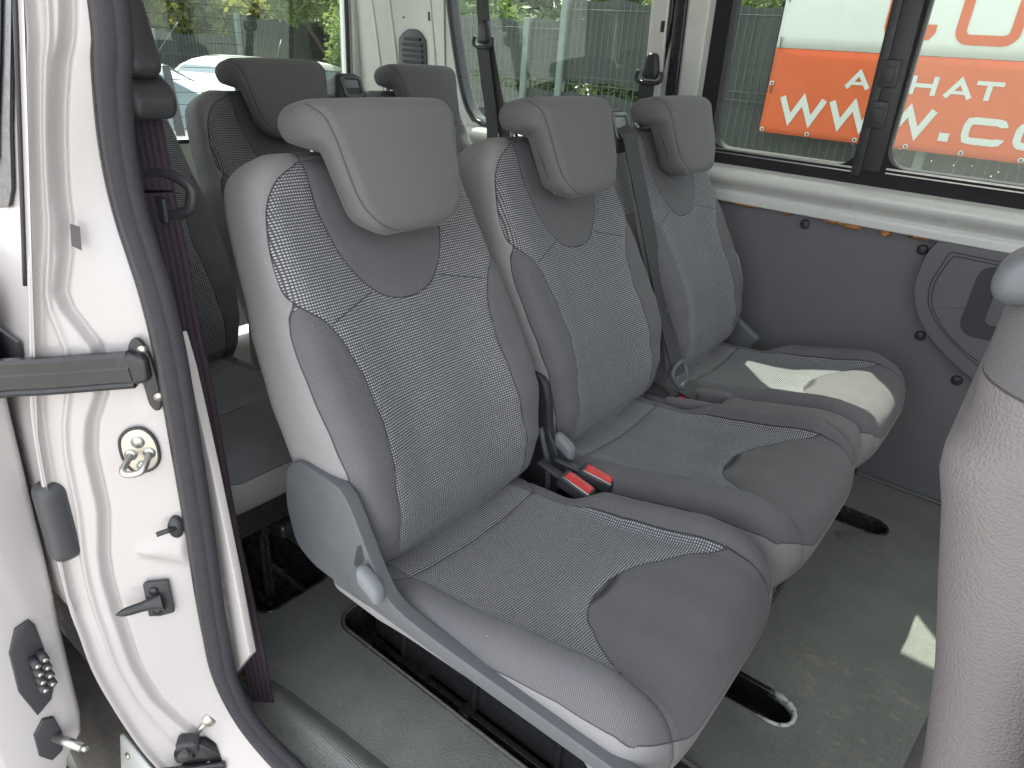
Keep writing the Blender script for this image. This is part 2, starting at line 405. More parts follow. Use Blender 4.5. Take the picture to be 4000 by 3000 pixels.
def prism(name, poly, frame, t0, t1, mat, parent=None, bevel=0.0, seg=2, holes=()):
    """poly: 2D points; frame(u,v,w)->xyz; extruded between w=t0 and w=t1. holes: list of 2D loops"""
    loops = [list(poly)] + [list(h) for h in holes]
    flat = [p for l in loops for p in l]
    tris = tessellate_polygon([[Vector((p[0], p[1], 0)) for p in l] for l in loops])
    bm = bmesh.new()
    a = [bm.verts.new(frame(p[0], p[1], t0)) for p in flat]; b = [bm.verts.new(frame(p[0], p[1], t1)) for p in flat]
    if holes:
        for t in tris:
            try: bm.faces.new([a[i] for i in t]); bm.faces.new([b[i] for i in reversed(t)])
            except ValueError: pass
    else:
        bm.faces.new(a); bm.faces.new(b[::-1])
    o = 0; rims = []
    for l in loops:
        n = len(l)
        for i in range(n):
            j = (i + 1) % n
            try: bm.faces.new((a[o + i], a[o + j], b[o + j], b[o + i]))
            except ValueError: pass
        o += n
    bmesh.ops.recalc_face_normals(bm, faces=bm.faces)
    if bevel > 0:
        es = [e for e in bm.edges if len(e.link_faces) == 2 and e.calc_face_angle(0) > math.radians(35)]
        bmesh.ops.bevel(bm, geom=es, offset=bevel, segments=seg, profile=.5, affect='EDGES', clamp_overlap=True)
    for f in bm.faces: f.smooth = True
    me = bpy.data.meshes.new(name); bm.to_mesh(me); bm.free()
    return autosmooth(link(name, me, mat, parent), 50)
def rrect(x0, y0, x1, y1, r, n=6, rs=None):
    rs = rs or (r, r, r, r); out = []   # corners order: (x1,y0),(x1,y1),(x0,y1),(x0,y0)
    for (cx, cy, sx, sy, a0, rr) in ((x1, y0, -1, 1, -90, rs[0]), (x1, y1, -1, -1, 0, rs[1]), (x0, y1, 1, -1, 90, rs[2]), (x0, y0, 1, 1, 180, rs[3])):
        for i in range(n + 1):
            t = math.radians(a0 + 90 * i / n); out.append((cx + sx * rr + rr * math.cos(t), cy + sy * rr + rr * math.sin(t)))
    return out
XZ = lambda y0: (lambda u, v, w_: (u, y0 + w_, v))          # plane facing y
YZ = lambda x0: (lambda u, v, w_: (x0 + w_, u, v))
XY = lambda z0: (lambda u, v, w_: (u, v, z0 + w_))
def offs(lp, d):
    L = np.array([p[:2] for p in lp]); t = np.roll(L, -1, 0) - np.roll(L, 1, 0); t /= np.linalg.norm(t, axis=1, keepdims=True) + 1e-12
    n = np.stack([-t[:, 1], t[:, 0]], 1); A = .5 * np.sum(L[:, 0] * np.roll(L[:, 1], -1) - np.roll(L[:, 0], -1) * L[:, 1])
    return [tuple(q) for q in L + n * d * np.sign(A)]
def interp(x, tab):
    t = np.array(tab, float); return np.interp(x, t[:, 0], t[:, 1])
def sstep(a, b, x):
    t = np.clip((x - a) / (b - a), 0, 1); return t * t * (3 - 2 * t)
def curvedist(px, py, tab):
    """signed distance of points to the smoothed curve y=f(x) given as table, + on the y<f side"""
    t = np.array(tab, float); sp = smoothpath([np.array((a, b, 0.)) for a, b in t], 5)[:, :2]
    d = np.full(len(px), 1e9)
    for i in range(len(sp) - 1):
        a, b = sp[i], sp[i + 1]; e = b - a; L2 = max(1e-12, e @ e)
        q = np.clip(((px - a[0]) * e[0] + (py - a[1]) * e[1]) / L2, 0, 1)
        d = np.minimum(d, (px - a[0] - q * e[0]) ** 2 + (py - a[1] - q * e[1]) ** 2)
    o = np.argsort(sp[:, 0], kind='stable')
    return np.sqrt(d) * np.where(py < np.interp(px, sp[o, 0], sp[o, 1]), 1, -1)

# ------------------------------------------------------------ seat geometry
KR = .385; NR = math.hypot(1, KR)
O_ = np.array((.285, 0, .85)); N_ = np.array((1, 0, KR)) / NR; U_ = np.array((-KR, 0, 1)) / NR
DLT = [(-.45, -.10), (-.40, -.05), (-.37, -.012), (-.35, .014), (-.325, .030), (-.29, .045), (-.2, .058), (-.146, .053), (-.10, .044), (-.05, .035), (.016, .024), (.09, .015), (.16, .006), (.23, 0)]
WID = [(-.45, .165), (-.40, .18), (-.36, .192), (-.30, .203), (-.2, .216), (-.1, .222), (0, .218), (.04, .211), (.09, .208), (.13, .204), (.165, .199), (.19, .193), (.21, .184), (.23, .170)]
YOK = [(0, .0), (.0010, .014), (.0035, .027), (.0085, .042), (.020, .060), (.042, .080), (.07, .094), (.1, .105), (.15, .112), (.2, .110), (.24, .106), (.3, .106)]
CHK = [(-.45, .146), (-.33, .148), (-.27, .147), (-.2, .141), (-.14, .137), (-.09, .138), (-.05, .145), (-.02, .155), (.003, .168), (.016, .182), (.030, .193), (.045, .199), (.065, .2005), (.094, .198), (.129, .192), (.16, .181), (.182, .166), (.196, .146), (.205, .124), (.211, .105), (.2115, .0)]
DRK = [(-.45, .17), (-.34, .188), (-.3, .196), (-.25, .203), (-.1, .214), (-.02, .2135), (.002, .209), (.018, .203), (.032, .1945), (.05, .186), (.3, .18)]
def back_VF(wscale=1.0):
    V, F = round_box((-.105, -.2, -.43), (0, .2, .228), .036, (.03, .0042, .0042), 7)
    n, y, s_ = V[:, 0].copy(), V[:, 1].copy(), V[:, 2].copy()
    wd = interp(s_, WID); y = y * wd / .2
    depth = np.maximum(0, -n - .012); yu = np.abs(y) + .75 * depth
    A = curvedist(s_, yu, CHK); Y = curvedist(s_, np.abs(y), YOK); D = np.maximum(np.minimum(curvedist(s_, yu, DRK), .036 - s_), A)
    A = np.where(n < -.06, -.05, A); Y = np.where((n < -.06) | (s_ < -.01), -np.abs(Y) - .001, Y); D = np.where(n < -.09, -.05, D)
    fr = np.clip((n + .105) / .105, 0, 1); eta = np.abs(y) / wd
    dl = interp(s_, DLT)
    n = n + fr * dl * (.62 + .50 * sstep(.25, .82, eta) - .25 * sstep(.9, 1.05, eta))
    n = n - fr * .006 * np.clip(1 - eta ** 2, 0, 1) * sstep(.0, .1, s_)
    # side taper at the back, seam grooves and yoke recess
    for q, dp in ((A, .0026), (Y, .002), (D, .0016)):
        n -= fr * dp * np.exp(-(q / .0045) ** 2)
    Lx = np.minimum(np.abs(s_ - (-.0 + .055 * (eta - .3))), 1.0)
    L = np.where((np.abs(y) > .065) & (np.abs(y) < .16) & (n > -.05) & (Y < 0), (s_ - (.022 - .30 * (np.abs(y) - .062))), .5)
    n -= np.where(np.abs(L) < .02, fr * .0012 * np.exp(-(L / .004) ** 2), 0)
    n += .0012 * np.sin(y * 43 + s_ * 31) * fr * sstep(.3, .9, eta) + .0008 * np.sin(s_ * 95 + y * 20) * fr
    P = O_ + n[:, None] * N_ + s_[:, None] * U_; P[:, 1] = y
    uv = np.stack([np.sign(y) * yu, s_], 1)
    return P, F, dict(sdA=A, sdY=Y, sdD=D, sdL=L), uv
HW = [(.080, .060), (.088, .077), (.1, .090), (.12, .103), (.14, .110), (.175, .118), (.2, .123), (.225, .131), (.24, .136), (.28, .138)]
HP = [(.0895, 0), (.090, .022), (.093, .042), (.099, .060), (.110, .077), (.128, .091), (.15, .099), (.18, .104), (.21, .108), (.235, .113), (.25, .118), (.262, .122), (.3, .125)]
def head_VF():
    V, F = round_box((.0, -.135, .084), (.072, .135, .272), .029, (.006, .004, .004), 9)
    n, y, s_ = V[:, 0].copy(), V[:, 1].copy(), V[:, 2].copy()
    h = interp(s_, HW); fr = np.clip(n / .072, 0, 1)
    low = sstep(.228, .214, s_)
    y = y * h / .135 * (1 - .30 * (1 - fr) ** 1.2 * low)
    A = curvedist(s_, np.abs(y), HP); A = np.where(n < .035, -.05, A); A = np.where(s_ > .266, -.01 - .5 * (s_ - .266), A)
    n = n + fr * (.013 * (1 - (y / .14) ** 2) - .006 * sstep(.16, .09, s_))
    s_ = s_ + .022 * (1 - fr) * sstep(.14, .084, s_)
    ext = sstep(.219, .229, s_) * (1 - fr) ** .8
    n = n - ext * .026; s_ = s_ + ext * .012
    n -= fr * .0028 * np.exp(-(A / .005) ** 2)
    P = O_ + (n + .004)[:, None] * N_ + s_[:, None] * U_; P[:, 1] = y
    return P, F, dict(sdA=A), np.stack([y, s_ + n * .7], 1)
ZC = [(.34, .50), (.45, .503), (.5, .510), (.63, .522), (.7, .539), (.76, .555), (.8, .560), (.84, .557), (.875, .545), (.9, .53)]
BOL = [(.34, .008), (.46, .004), (.5, .012), (.56, .020), (.65, .030), (.74, .027), (.8, .022), (.86, .010), (.9, .004)]
OVX = [(-.04, .689), (-.02, .6845), (0, .683), (.02, .6845), (.04, .6895), (.06, .6985), (.078, .7105), (.09, .725), (.11, .745), (.12, .757), (.135, .780), (.145, .797), (.155, .818), (.17, .9)]
ZBD = [(.34, .47), (.45, .48), (.567, .500), (.68, .524), (.77, .540), (.85, .541), (.88, .530), (.9, .52)]
def cushion_VF():
    V, F = round_box((.335, -.212, .415), (.886, .212, .50), .034, (.0042, .0042, .012), 8)
    x, y, z = V[:, 0].copy(), V[:, 1].copy(), V[:, 2].copy()
    top = np.clip((z - .415) / .085, 0, 1); ay = np.abs(y)
    zt = interp(x, ZC) - .013 * np.clip(1 - (ay / .15) ** 2, 0, 1) * sstep(.95, .6, x) + interp(x, BOL) * sstep(.135, .172, ay)
    zt -= np.where(y > 0, interp(x, BOL) * sstep(.135, .172, ay) * sstep(.58, .50, x) * 1.2, 0)
    ovd = curvedist(ay, -x, [(a, -b) for a, b in OVX])     # + where x > oval curve
    A = np.minimum(.152 - ay, -ovd); A = np.where((z < .47), -.05, A)
    z2 = z + (zt - .50) * top ** .8
    zb = interp(x, ZBD); D = z2 - zb
    D = np.where(x > .868, z2 - (.503 + .035 * sstep(.1, .2, ay)), D)
    z2 = z2 - .0022 * top * np.exp(-(A / .006) ** 2)
    Lf = np.where((x > .80) & (z > .44), .154 - ay, .5)
    z2 -= np.where(np.abs(Lf) < .03, .003 * top * np.exp(-(Lf / .005) ** 2), 0)
    Lb = np.where((ay < .205) & (z > .45), x - (.456 - .03 * sstep(.152, .2, ay)), .5)
    z2 -= np.where(np.abs(Lb) < .03, .003 * top * np.exp(-(Lb / .005) ** 2), 0)
    L = np.where(np.abs(Lf) < np.abs(Lb), Lf, Lb)
    x2 = x - .028 * (ay / .212) ** 4 * sstep(.6, .886, x) - np.where(x > .86, .002 * np.exp(-(Lf / .005) ** 2), 0)
    x2 -= .012 * sstep(.47, .42, z) * sstep(.8, .886, x)
    y = np.where(y > .12, y - .026 * sstep(.12, .212, y) * sstep(.58, .52, x), y)
    z2 += .0012 * np.sin(x * 37 + y * 23) * top + .0008 * np.sin(y * 71) * top
    z2 += .040 * sstep(.14, .212, ay) * np.clip(1 - top * 1.6, 0, 1) * sstep(.86, .80, x)
    uv = np.stack([x + np.where(x > .86, (.5 - z) * .8, 0), y], 1)
    uv = np.stack([y, uv[:, 0]], 1)
    P = np.stack([x2, y, z2], 1)
    return P, F, dict(sdA=A, sdY=np.full(len(x), -.5), sdD=D, sdL=L), uv
_b = back_VF(); _h = head_VF(); _c = cushion_VF()
def mesh_of(name, d, mat): 
    o = npmesh(name, d[0], d[1], mat, None, True, d[2], d[3]); me = o.data; bpy.data.objects.remove(o); return me
ME_BACK = mesh_of('backrest', _b, UPH); ME_HEAD = mesh_of('headrest', _h, TWILL); ME_CUSH = mesh_of('seat_cushion', _c, UPH)
def part(name, me, parent, y=0, x=0):
    o = bpy.data.objects.new(name, me); COL.objects.link(o); o.parent = parent; o.location = (x, y, 0); return o

def bar_side(parent, y, sgn, pod=True):
    """plastic side shield: pod beside the hinge and long bar along the cushion"""
    P = [(.281, .630), (.276, .585), (.285, .542), (.298, .516), (.330, .502), (.36, .499), (.42, .498), (.5, .498), (.65, .498), (.8, .500), (.93, .502), (.945, .510), (.93, .519), (.8, .521), (.65, .521), (.56, .522),
         (.51, .527), (.487, .538), (.470, .560), (.452, .590), (.432, .626), (.416, .652), (.402, .664), (.388, .669), (.335, .672), (.308, .668), (.288, .650)]
    sp = smoothpath(P, 3, True)
    hole = [(.438, .556), (.446, .553), (.456, .580), (.450, .592), (.444, .586)]
    o = prism('side_shield', [tuple(p) for p in sp], XZ(y), -.004 * sgn, .016 * sgn, GREYPL, parent, bevel=.0075, seg=4)
    # raised rim on the pod and slot
    prism('shield_slot', [(.424, .556), (.434, .553), (.446, .576), (.440, .598), (.432, .590)], XZ(y), -.0045 * sgn, -.002 * sgn, BLACK, o)
    return o
def lever(parent, y, sgn, dx=.0):
    V, F = round_box((.446, -.011, .536), (.490, .011, .566), .0105, .006, 4)
    V[:, 2] += .006 * np.cos((V[:, 0] - .45) * 40) - .35 * (V[:, 0] - .45)+.006
    V[:, 1] += y; V[:, 0] -= dx; V[:, 2] -= dx * .2
    return npmesh('recline_lever', V, F, GREYPL2, parent)
def text(name, body, size, mtx, mat, parent):
    cu = bpy.data.curves.new(name, 'FONT'); cu.body = body; cu.size = size; cu.extrude = .0001; cu.align_x = 'CENTER'; cu.align_y = 'CENTER'
    t_ = bpy.data.objects.new('tmp', cu); COL.objects.link(t_); me = bpy.data.meshes.new_from_object(t_); bpy.data.objects.remove(t_)
    me.transform(mtx); o = link(name, me, mat, parent); return o
def care_tag(parent, y):
    o = rbox('fabric_tag', (.395, y - .002, .535), (.415, y + .002, .572), .0018, BLACK, parent, rotm('Y', -20))
    text('tag_print', 'isofix', .012, Matrix.Translation((.405, y - .0024, .553)) @ Matrix.Rotation(math.radians(90), 4, 'X') @ Matrix.Rotation(math.radians(-70), 4, 'Z'), LABELM, o); return o

def pedestal(parent, y0, y1):
    parts = []
    for y in (y0, y1):
        parts.append(round_box((.22, y - .004, .13), (.79, y + .004, .30), .003, .1))
        parts.append(round_box((.26, y - .012, .29), (.79, y + .012, .315), .004, .1))
        parts.append(round_box((.22, y - .018, .10), (.80, y - .004, .125), .004, .1))
        for x in (.30, .48, .66, .77): parts.append(round_box((x, y - .012, .13), (x + .012, y, .30), .004, .1))
        for x in (.39, .57, .74): parts.append(round_box((x - .025, y - .010, .20), (x + .025, y, .25), .0049, .02))
    parts.append(round_box((.34, y0, .30), (.84, y1, .335), .01, .1)); parts.append(round_box((.38, y0 - .1, .335), (.83, y1 + .02, .43), .02, .1))
    V, F = joinVF(parts); return npmesh('seat_pedestal', V, F, BLACKGLOSS, parent)

SEATS = {}
def single_seat():
    t = thing('single_seat', 'x', 'seat')
    part('backrest', ME_BACK, t); h = part('headrest', ME_HEAD, t); part('seat_cushion', ME_CUSH, t)
    for y in (-.07, .07): tube('headrest_post', [O_ + N_ * -.03 + U_ * .2 + np.array((0, y, 0)), O_ + N_ * -.03 + U_ * .26 + np.array((0, y, 0))], .007, METAL, h, (0, 1, 0))
    bar_side(t, -.222, 1); lever(t, -.236, 1); care_tag(t, -.158); care_tag(t, .158)
    pedestal(t, -.015, .15)
    return t
def double_seat(dy=.48):
    t = thing('double_seat', 'x', 'seat')
    for y in (0, dy):
        part('backrest', ME_BACK, t, y); h = part('headrest', ME_HEAD, t, y); part('seat_cushion', ME_CUSH, t, y)
        for yy in (-.07, .07): tube('headrest_post', [O_ + N_ * -.03 + U_ * .2 + np.array((0, yy, 0)), O_ + N_ * -.03 + U_ * .26 + np.array((0, yy, 0))], .007, METAL, h, (0, 1, 0))
    # centre section of the back, filling between the two seats
    V, F = round_box((-.10, -.075, -.40), (-.010, .075, .215), .02, (.03, .005, .005), 5)
    n, y, s_ = V[:, 0], V[:, 1], V[:, 2]
    A = np.where((s_ > .03) & (n > -.08), .03, -.03) * 1.0; A = np.where(n > -.09, (s_ - .035), -.03)
    P = O_ + (n + interp(s_, DLT) * .4 * np.clip((n + .1) / .1, 0, 1))[:, None] * N_ + s_[:, None] * U_; P[:, 1] = y + dy / 2
    npmesh('back_centre', P, F, UPH, t, True, dict(sdA=A, sdY=np.full(len(n), -.5), sdD=np.full(len(n), .5), sdL=np.full(len(n), .5)), np.stack([y, s_], 1))
    # centre section of the cushion with a pocket for the buckle
    yc = dy / 2
    parts = [round_box((.36, yc - .05, .42), (.47, yc + .05, .497), .012, .02), round_box((.56, yc - .05, .42), (.862, yc + .05, .50), .03, (.01, .01, .02), 5),
             round_box((.45, yc - .05, .42), (.58, yc - .028, .502), .01, .02), round_box((.45, yc + .028, .42), (.58, yc + .05, .502), .01, .02), round_box((.45, yc - .04, .42), (.58, yc + .04, .465), .004, .02)]
    V, F = joinVF(parts); top = np.clip((V[:, 2] - .42) / .08, 0, 1)
    V[:, 2] += top * (interp(V[:, 0], ZC) + .6 * interp(V[:, 0], BOL) - .503)
    npmesh('cushion_centre', V, F, TWILL, t, True, dict(sdA=np.full(len(V), .5)), V[:, [1, 0]])
    hb_ = prism('side_shield', [tuple(p) for p in smoothpath([(.362, .665), (.385, .672), (.402, .650), (.412, .61), (.418, .57), (.432, .548), (.45, .50), (.44, .44), (.36, .44), (.365, .56)], 3, True)], XZ(-.222), 0, .018, BLACK, t, bevel=.005, seg=3)
    V, F = sweepVF(smoothpath([(.400, -.226, .575), (.412, -.228, .545), (.425, -.226, .505), (.43, -.226, .45)], 4), circ(.006, 10), (0, 1, 0)); npmesh('shield_rim', V, F, GREYPL, hb_)
    lever(t, -.214, 1, .018); care_tag(t, .158); care_tag(t, dy + .160)
    rbox('outer_hinge_cover', (.36, dy + .205, .44), (.47, dy + .225, .56), .012, GREYPL, t, rotm('Y', 30))
    # belt outlet on top of the back
    V, F = round_box((-.075, -.052, .170), (.020, .052, .262), .02, .01, 5); V[:, 1] *= 1 - .25 * sstep(.2, .262, V[:, 2])
    P = O_ + V[:, :1] * N_ + V[:, 2:] * U_; P[:, 1] = V[:, 1] + yc
    g = npmesh('belt_outlet', P, F, BLACK, t)
    fr = [(a, b) for a, b in rrect(-.034, .195, .034, .250, .012)]
    f2 = [(a, b) for a, b in rrect(-.026, .202, .026, .243, .009)]
    FR = lambda u, v, w_: tuple(O_ + N_ * (.018 + w_) + U_ * v + np.array((0, u + yc, 0)))
    prism('outlet_frame', fr, FR, 0, .006, GREYPL, g, bevel=.0015, holes=[f2])
    prism('outlet_flap', rrect(-.023, .218, .023, .241, .005), FR, -.001, .004, GREYPL2, g, bevel=.0015)
    pedestal(t, -.12, dy + .12)
    return t
s1 = single_seat(); s2 = double_seat(.48); s2.location = (0, .4593, 0)
FRONTROW = 'seats of the front passenger row'; REARROW = 'seats of the rear passenger row'
tag(s1, 'grey fabric single seat nearest the door opening, whole cushion and grey side shield showing', 'seat', FRONTROW)
tag(s2, 'grey fabric two-person bench seat beside the far wall, sun patch on its far cushion', 'seat', FRONTROW)
r1 = copy_tree(s1); r2 = copy_tree(s2)
r1.location = (-.785, -.088, .015); r2.location = (-.785, .378, .015)
tag(r1, 'rear single seat half hidden behind the hanging belt and the black door seal', 'seat', REARROW)
tag(r2, 'rear two-person bench seat seen only above the front row backrests', 'seat', REARROW)

# ------------------------------------------------------------ van body
FZ = .16; WY = 1.28; NY = -.335; RZ = 1.64
van = thing('van', 'white passenger van seen through its open side door, grey trim and rubber floor inside', 'van')
# floor with cut-outs
def stadium(x0, x1, y0, y1, n=8):
    r = (y1 - y0) / 2; yc = (y0 + y1) / 2
    return [(x1 - r + r * math.cos(a), yc + r * math.sin(a)) for a in np.linspace(-PI / 2, PI / 2, n)] + [(x0 + r + r * math.cos(a), yc + r * math.sin(a)) for a in np.linspace(PI / 2, 3 * PI / 2, n)]
CH = rrect(.160, -.070, 1.02, .115, .04)
H1 = stadium(.66, .942, .285, .354); H2 = stadium(.66, .945, 1.005, 1.082)
HR1 = rrect(-.62, -.155, .05, .01, .03)
outer = [(-1.25, -.33), (2.2, -.33), (2.2, 1.30), (-1.25, 1.30)]
fl = prism('floor', outer, XY(FZ), 0, -.012, FLOOR, van, holes=[CH[::-1], H1[::-1], H2[::-1], HR1[::-1]])
def pocket(name, loop, depth, mat, lip=.004, lipmat=None):
    n = len(loop); c = np.mean(loop, 0); V = []; F = []
    rings = [(1.0, lip), (.985, lip + .001), (.97, -.004), (.93, -depth * .85), (.86, -depth)]
    L = np.array(loop)
    ext = np.minimum(.5, .5)
    hw = np.array([L[:, 0].max() - L[:, 0].min(), L[:, 1].max() - L[:, 1].min()]) / 2; cc = np.array([(L[:, 0].max() + L[:, 0].min()) / 2, (L[:, 1].max() + L[:, 1].min()) / 2])
    for off, z in ((.004, .0008), (.003, .0035), (-.001, .004), (-.004, -.002), (-.009, -depth * .8), (-.018, -depth)):
        for p in L:
            q = (p - cc) * (hw + off) / hw + cc; V.append((q[0], q[1], FZ + z))
    for r_ in range(5):
        for i in range(n):
            j = (i + 1) % n; F.append((r_ * n + i, r_ * n + j, (r_ + 1) * n + j, (r_ + 1) * n + i))
    F.append(tuple(5 * n + i for i in range(n)))
    return fixn(npmesh(name, V, F, mat, fl))
WORN = plain('worn_edge_metal', (.03, .03, .03), .3, .2, 20)
def wornmat():
    k = NT('worn_black_pocket'); v = k.coord(); sx = k.n('ShaderNodeSeparateXYZ'); k.l(v, sx.inputs[0])
    zf = k.step(sx.outputs[2], FZ - .012, FZ + .001); xf = k.step(sx.outputs[0], .885, .915)
    nn = k.step(k.noise(v, 60, 4, .6), .38, .5)
    f = k.math('MULTIPLY', k.math('MULTIPLY', zf, xf), nn)
    k.set(color=k.mix(f, (.012, .012, .012), (.62, .63, .6)), rough=k.rng(f, 0, 1, .18, .5), spec=.5); return k.m
pocket('seat_rail_channel', CH, .075, BLACKGLOSS); pocket('seat_anchor_slot', H1, .05, wornmat()); pocket('seat_anchor_slot', H2, .05, BLACKGLOSS); pocket('seat_rail_channel', HR1, .07, BLACKGLOSS)
DUST_LIT = plain('dusty_lit_lip', (.10, .09, .075), .7, .4, 60, dirt=.6, dirtcol=(.34, .27, .19))  # dust on the lip, with its highlight painted in as a paler colour
tube('channel_lip', [(p[0], p[1], FZ + .0035) for p in CH], .0028, DUST_LIT, fl, (0, 0, 1), 8, closed=True)
# hardware in the channel
def bolt(x, y, z, r=.010, parent=None, mat=METAL):
    V, F = round_box((x - r, y - r, z), (x + r, y + r, z + .008), r * .95, .01, 3); return (V, F)
hp = [bolt(.36, -.035, .09, .011), bolt(.56, -.035, .09, .012), bolt(.70, -.040, .092, .010), bolt(.86, -.03, .09, .012)]
for V, F in hp: npmesh('channel_bolt', V, F, METAL, fl)
V, F = joinVF([round_box((.30, -.03, .09), (.34, .03, .125), .008, .05), round_box((.335, -.02, .10), (.37, .0, .135), .008, .05), round_box((.46, -.045, .09), (.49, -.01, .13), .008, .05), round_box((.2, .0, .09), (1.0, .06, .118), .01, .2)])
npmesh('seat_latch', V, F, BLACKGLOSS, fl)
rbox('washer', (.665, -.062, .1), (.688, -.044, .106), .003, LABELM, fl)
V, F = round_box((.225, .015, .125), (.25, .03, .15), .006, .05); npmesh('release_tab', V, F, RED, fl)
# moulded badge patch in the floor
o = prism('floor_blanking_plug', [tuple(p) for p in smoothpath([(.845, .955), (.88, .99), (.93, 1.0), (.965, .98), (.97, .945), (.94, .925), (.89, .925), (.855, .935)], 4, True)], XY(FZ), -.001, .0025, FLOOR, fl, bevel=.001)
prism('plug_window', rrect(.925, .94, .955, .965, .004), XY(FZ), .002, .005, FLOOR, o, bevel=.001)
# moulded hump along the sill
hp = smoothpath([(.05, -.285, FZ), (.16, -.285, FZ), (.22, -.272, FZ), (.30, -.265, FZ), (.40, -.258, FZ), (.6, -.252, FZ), (1.3, -.250, FZ)], 6)
prof = [(-.050, -.004), (-.040, .002), (-.028, .014), (-.016, .024), (-.004, .026), (.006, .022), (.013, .013), (.018, .009), (.026, .010), (.034, .006), (.046, -.003)]
V, F = sweepVF(hp, prof, (0, 0, 1), closedprof=False); fixn(npmesh('sill_ridge', V, F, FLOOR, fl))

# far side wall ------------------------------------------------------------
def wall_frame(y0, lean=.06):
    return lambda u, v, w_: (u, y0 - lean * max(0, v - .98) + w_, v)
WF = wall_frame(WY - .005)
wl = prism('side_wall', [(-.90, .86), (2.35, .86), (2.35, RZ), (-.90, RZ)], WF, 0, .03, PAINT2, van,
           holes=[[(x, z) for x, z in rrect(.155, .965, 1.32, 1.50, .06)][::-1], [(-.66 , .962), (-.055, .962), (-.035, .98), (-.035, 1.5), (-.80, 1.5), (-.815, 1.4), (-.80, 1.32), (-.775, 1.16), (-.745, 1.05), (-.715, .99), (-.69, .968)][::-1],
                  rrect(1.47, 1.0, 2.15, 1.48, .08)[::-1]])
autosmooth(wl, 30)
# lower trim board
o = prism('side_wall', rrect(-1.22, FZ, 2.35, .875, .004), XZ(WY + .012), 0, .01, PANEL, van)
o.name = 'trim_board'
# rail between board and windows: swept profile in (y,z)
def xsweep(name, prof, x0, x1, mat, parent, n=2, thick=None):
    V = []; F = []; m = len(prof); xs = np.linspace(x0, x1, n)
    for x in xs:
        for y, z in prof: V.append((x, y, z))
    for i in range(n - 1):
        for j in range(m - 1): F.append((i * m + j, i * m + j + 1, (i + 1) * m + j + 1, (i + 1) * m + j))
    return npmesh(name, V, F, mat, parent)
RAIL = [(WY + .022, .845), (WY - .002, .846), (WY - .009, .849), (WY - .010, .853), (WY - .011, .868), (WY - .009, .874), (WY - .006, .878), (WY - .008, .882), (WY - .012, .886), (WY - .020, .892), (WY - .034, .902), (WY - .043, .912), (WY - .046, .922), (WY - .042, .932), (WY - .030, .941), (WY - .016, .947), (WY - .006, .952), (WY - .004, .962), (WY - .004, .975)]
pr = smoothpath([np.array((a, b, 0)) for a, b in RAIL], 4)[:, :2]
xsweep('window_rail', [tuple(p) for p in pr], -1.15, 2.35, PAINT2, van, 2)
# recessed lower lip of the rail is cut back beside the pocket panel: orange foam peeps out under it
for k_, (a, b, h) in enumerate(((.30, .36, .004), (.44, .455, .006), (.545, .60, .006), (.60, .64, .010), (.69, .71, .012), (.75, .80, .005), (.2, .27, .003))):
    V, F = round_box((a, WY - .008, .848 - h), (b, WY + .006, .8475), .003, .006, 3); V += rng.normal(0, .0012, V.shape)
    npmesh('foam_edge', V, F, FOAM, van)
for x, z in ((.497, .823), (.79, .816), (.848, .602), (.96, .512)):
    V, F = round_box((-.013, -.012, -.013), (.013, .012, .013), .0118, .01, 4); V = V * (1, .55, 1) + (x, WY + .010, z); npmesh('panel_plug', V, F, BLACK, van)
# pocket panel by the front seat
pl = [(.814, .836), (.803, .80), (.801, .74), (.815, .690), (.845, .640), (.90, .590), (.99, .535), (1.10, .50), (1.45, .50), (1.5, .56), (1.5, .83), (1.48, .848), (.84, .848), (.822, .845)]
sp_ = [tuple(p) for p in smoothpath([np.array((a, b, 0)) for a, b in pl], 4, True)[:, :2]]
pp = prism('pocket_panel', sp_, XZ(WY + .012), .002, -.026, PANEL, van, bevel=.004, seg=3)
tube('panel_edge', [(a, WY + .011, b) for a, b in smoothpath([(.84, .848, 0), (.822, .845, 0), (.812, .832, 0), (.801, .80, 0), (.799, .74, 0), (.813, .688, 0), (.843, .638, 0), (.898, .588, 0), (.99, .533, 0), (1.10, .498, 0)], 4)[:, :2]], .002, BLACK, pp, (0, 1, 0), 6)
for d in (0, .008):
    g_ = smoothpath([(1.3, .826 - d, 0), (1.0, .826 - d, 0), (.875 + d, .828 - d, 0), (.857 + d, .828 - d, 0), (.850 + d, .820 - d, 0), (.843 + d, .79, 0), (.834 + d, .745, 0), (.842 + d, .698, 0), (.868 + d, .660, 0), (.92 + d, .614, 0), (1.01 + d * .5, .562 + d, 0), (1.12, .528 + d, 0)], 5)[:, :2]
    tube('panel_groove', [(a, WY - .0140, b) for a, b in g_], .0013, BLACK, pp, (0, 1, 0), 6)
rec = rrect(.922, .638, 1.3, .815, .035)
prism('pocket_recess_shade', rec, XZ(WY - .0145), -.0004, .004, plain('recess_shade_paint', (.045, .044, .05), .7), pp)  # plate is not sunk; recess shade is put into its darker colour
prism('pocket_door', rrect(.968, .675, 1.26, .795, .016), XZ(WY - .016), -.001, .006, PANEL, pp, bevel=.002)

# floor to board joint
tube('floor_joint', [(-1.2, WY + .004, FZ + .004), (2.2, WY + .004, FZ + .004)], .005, GREYPL, van, (0, 0, 1), 8)

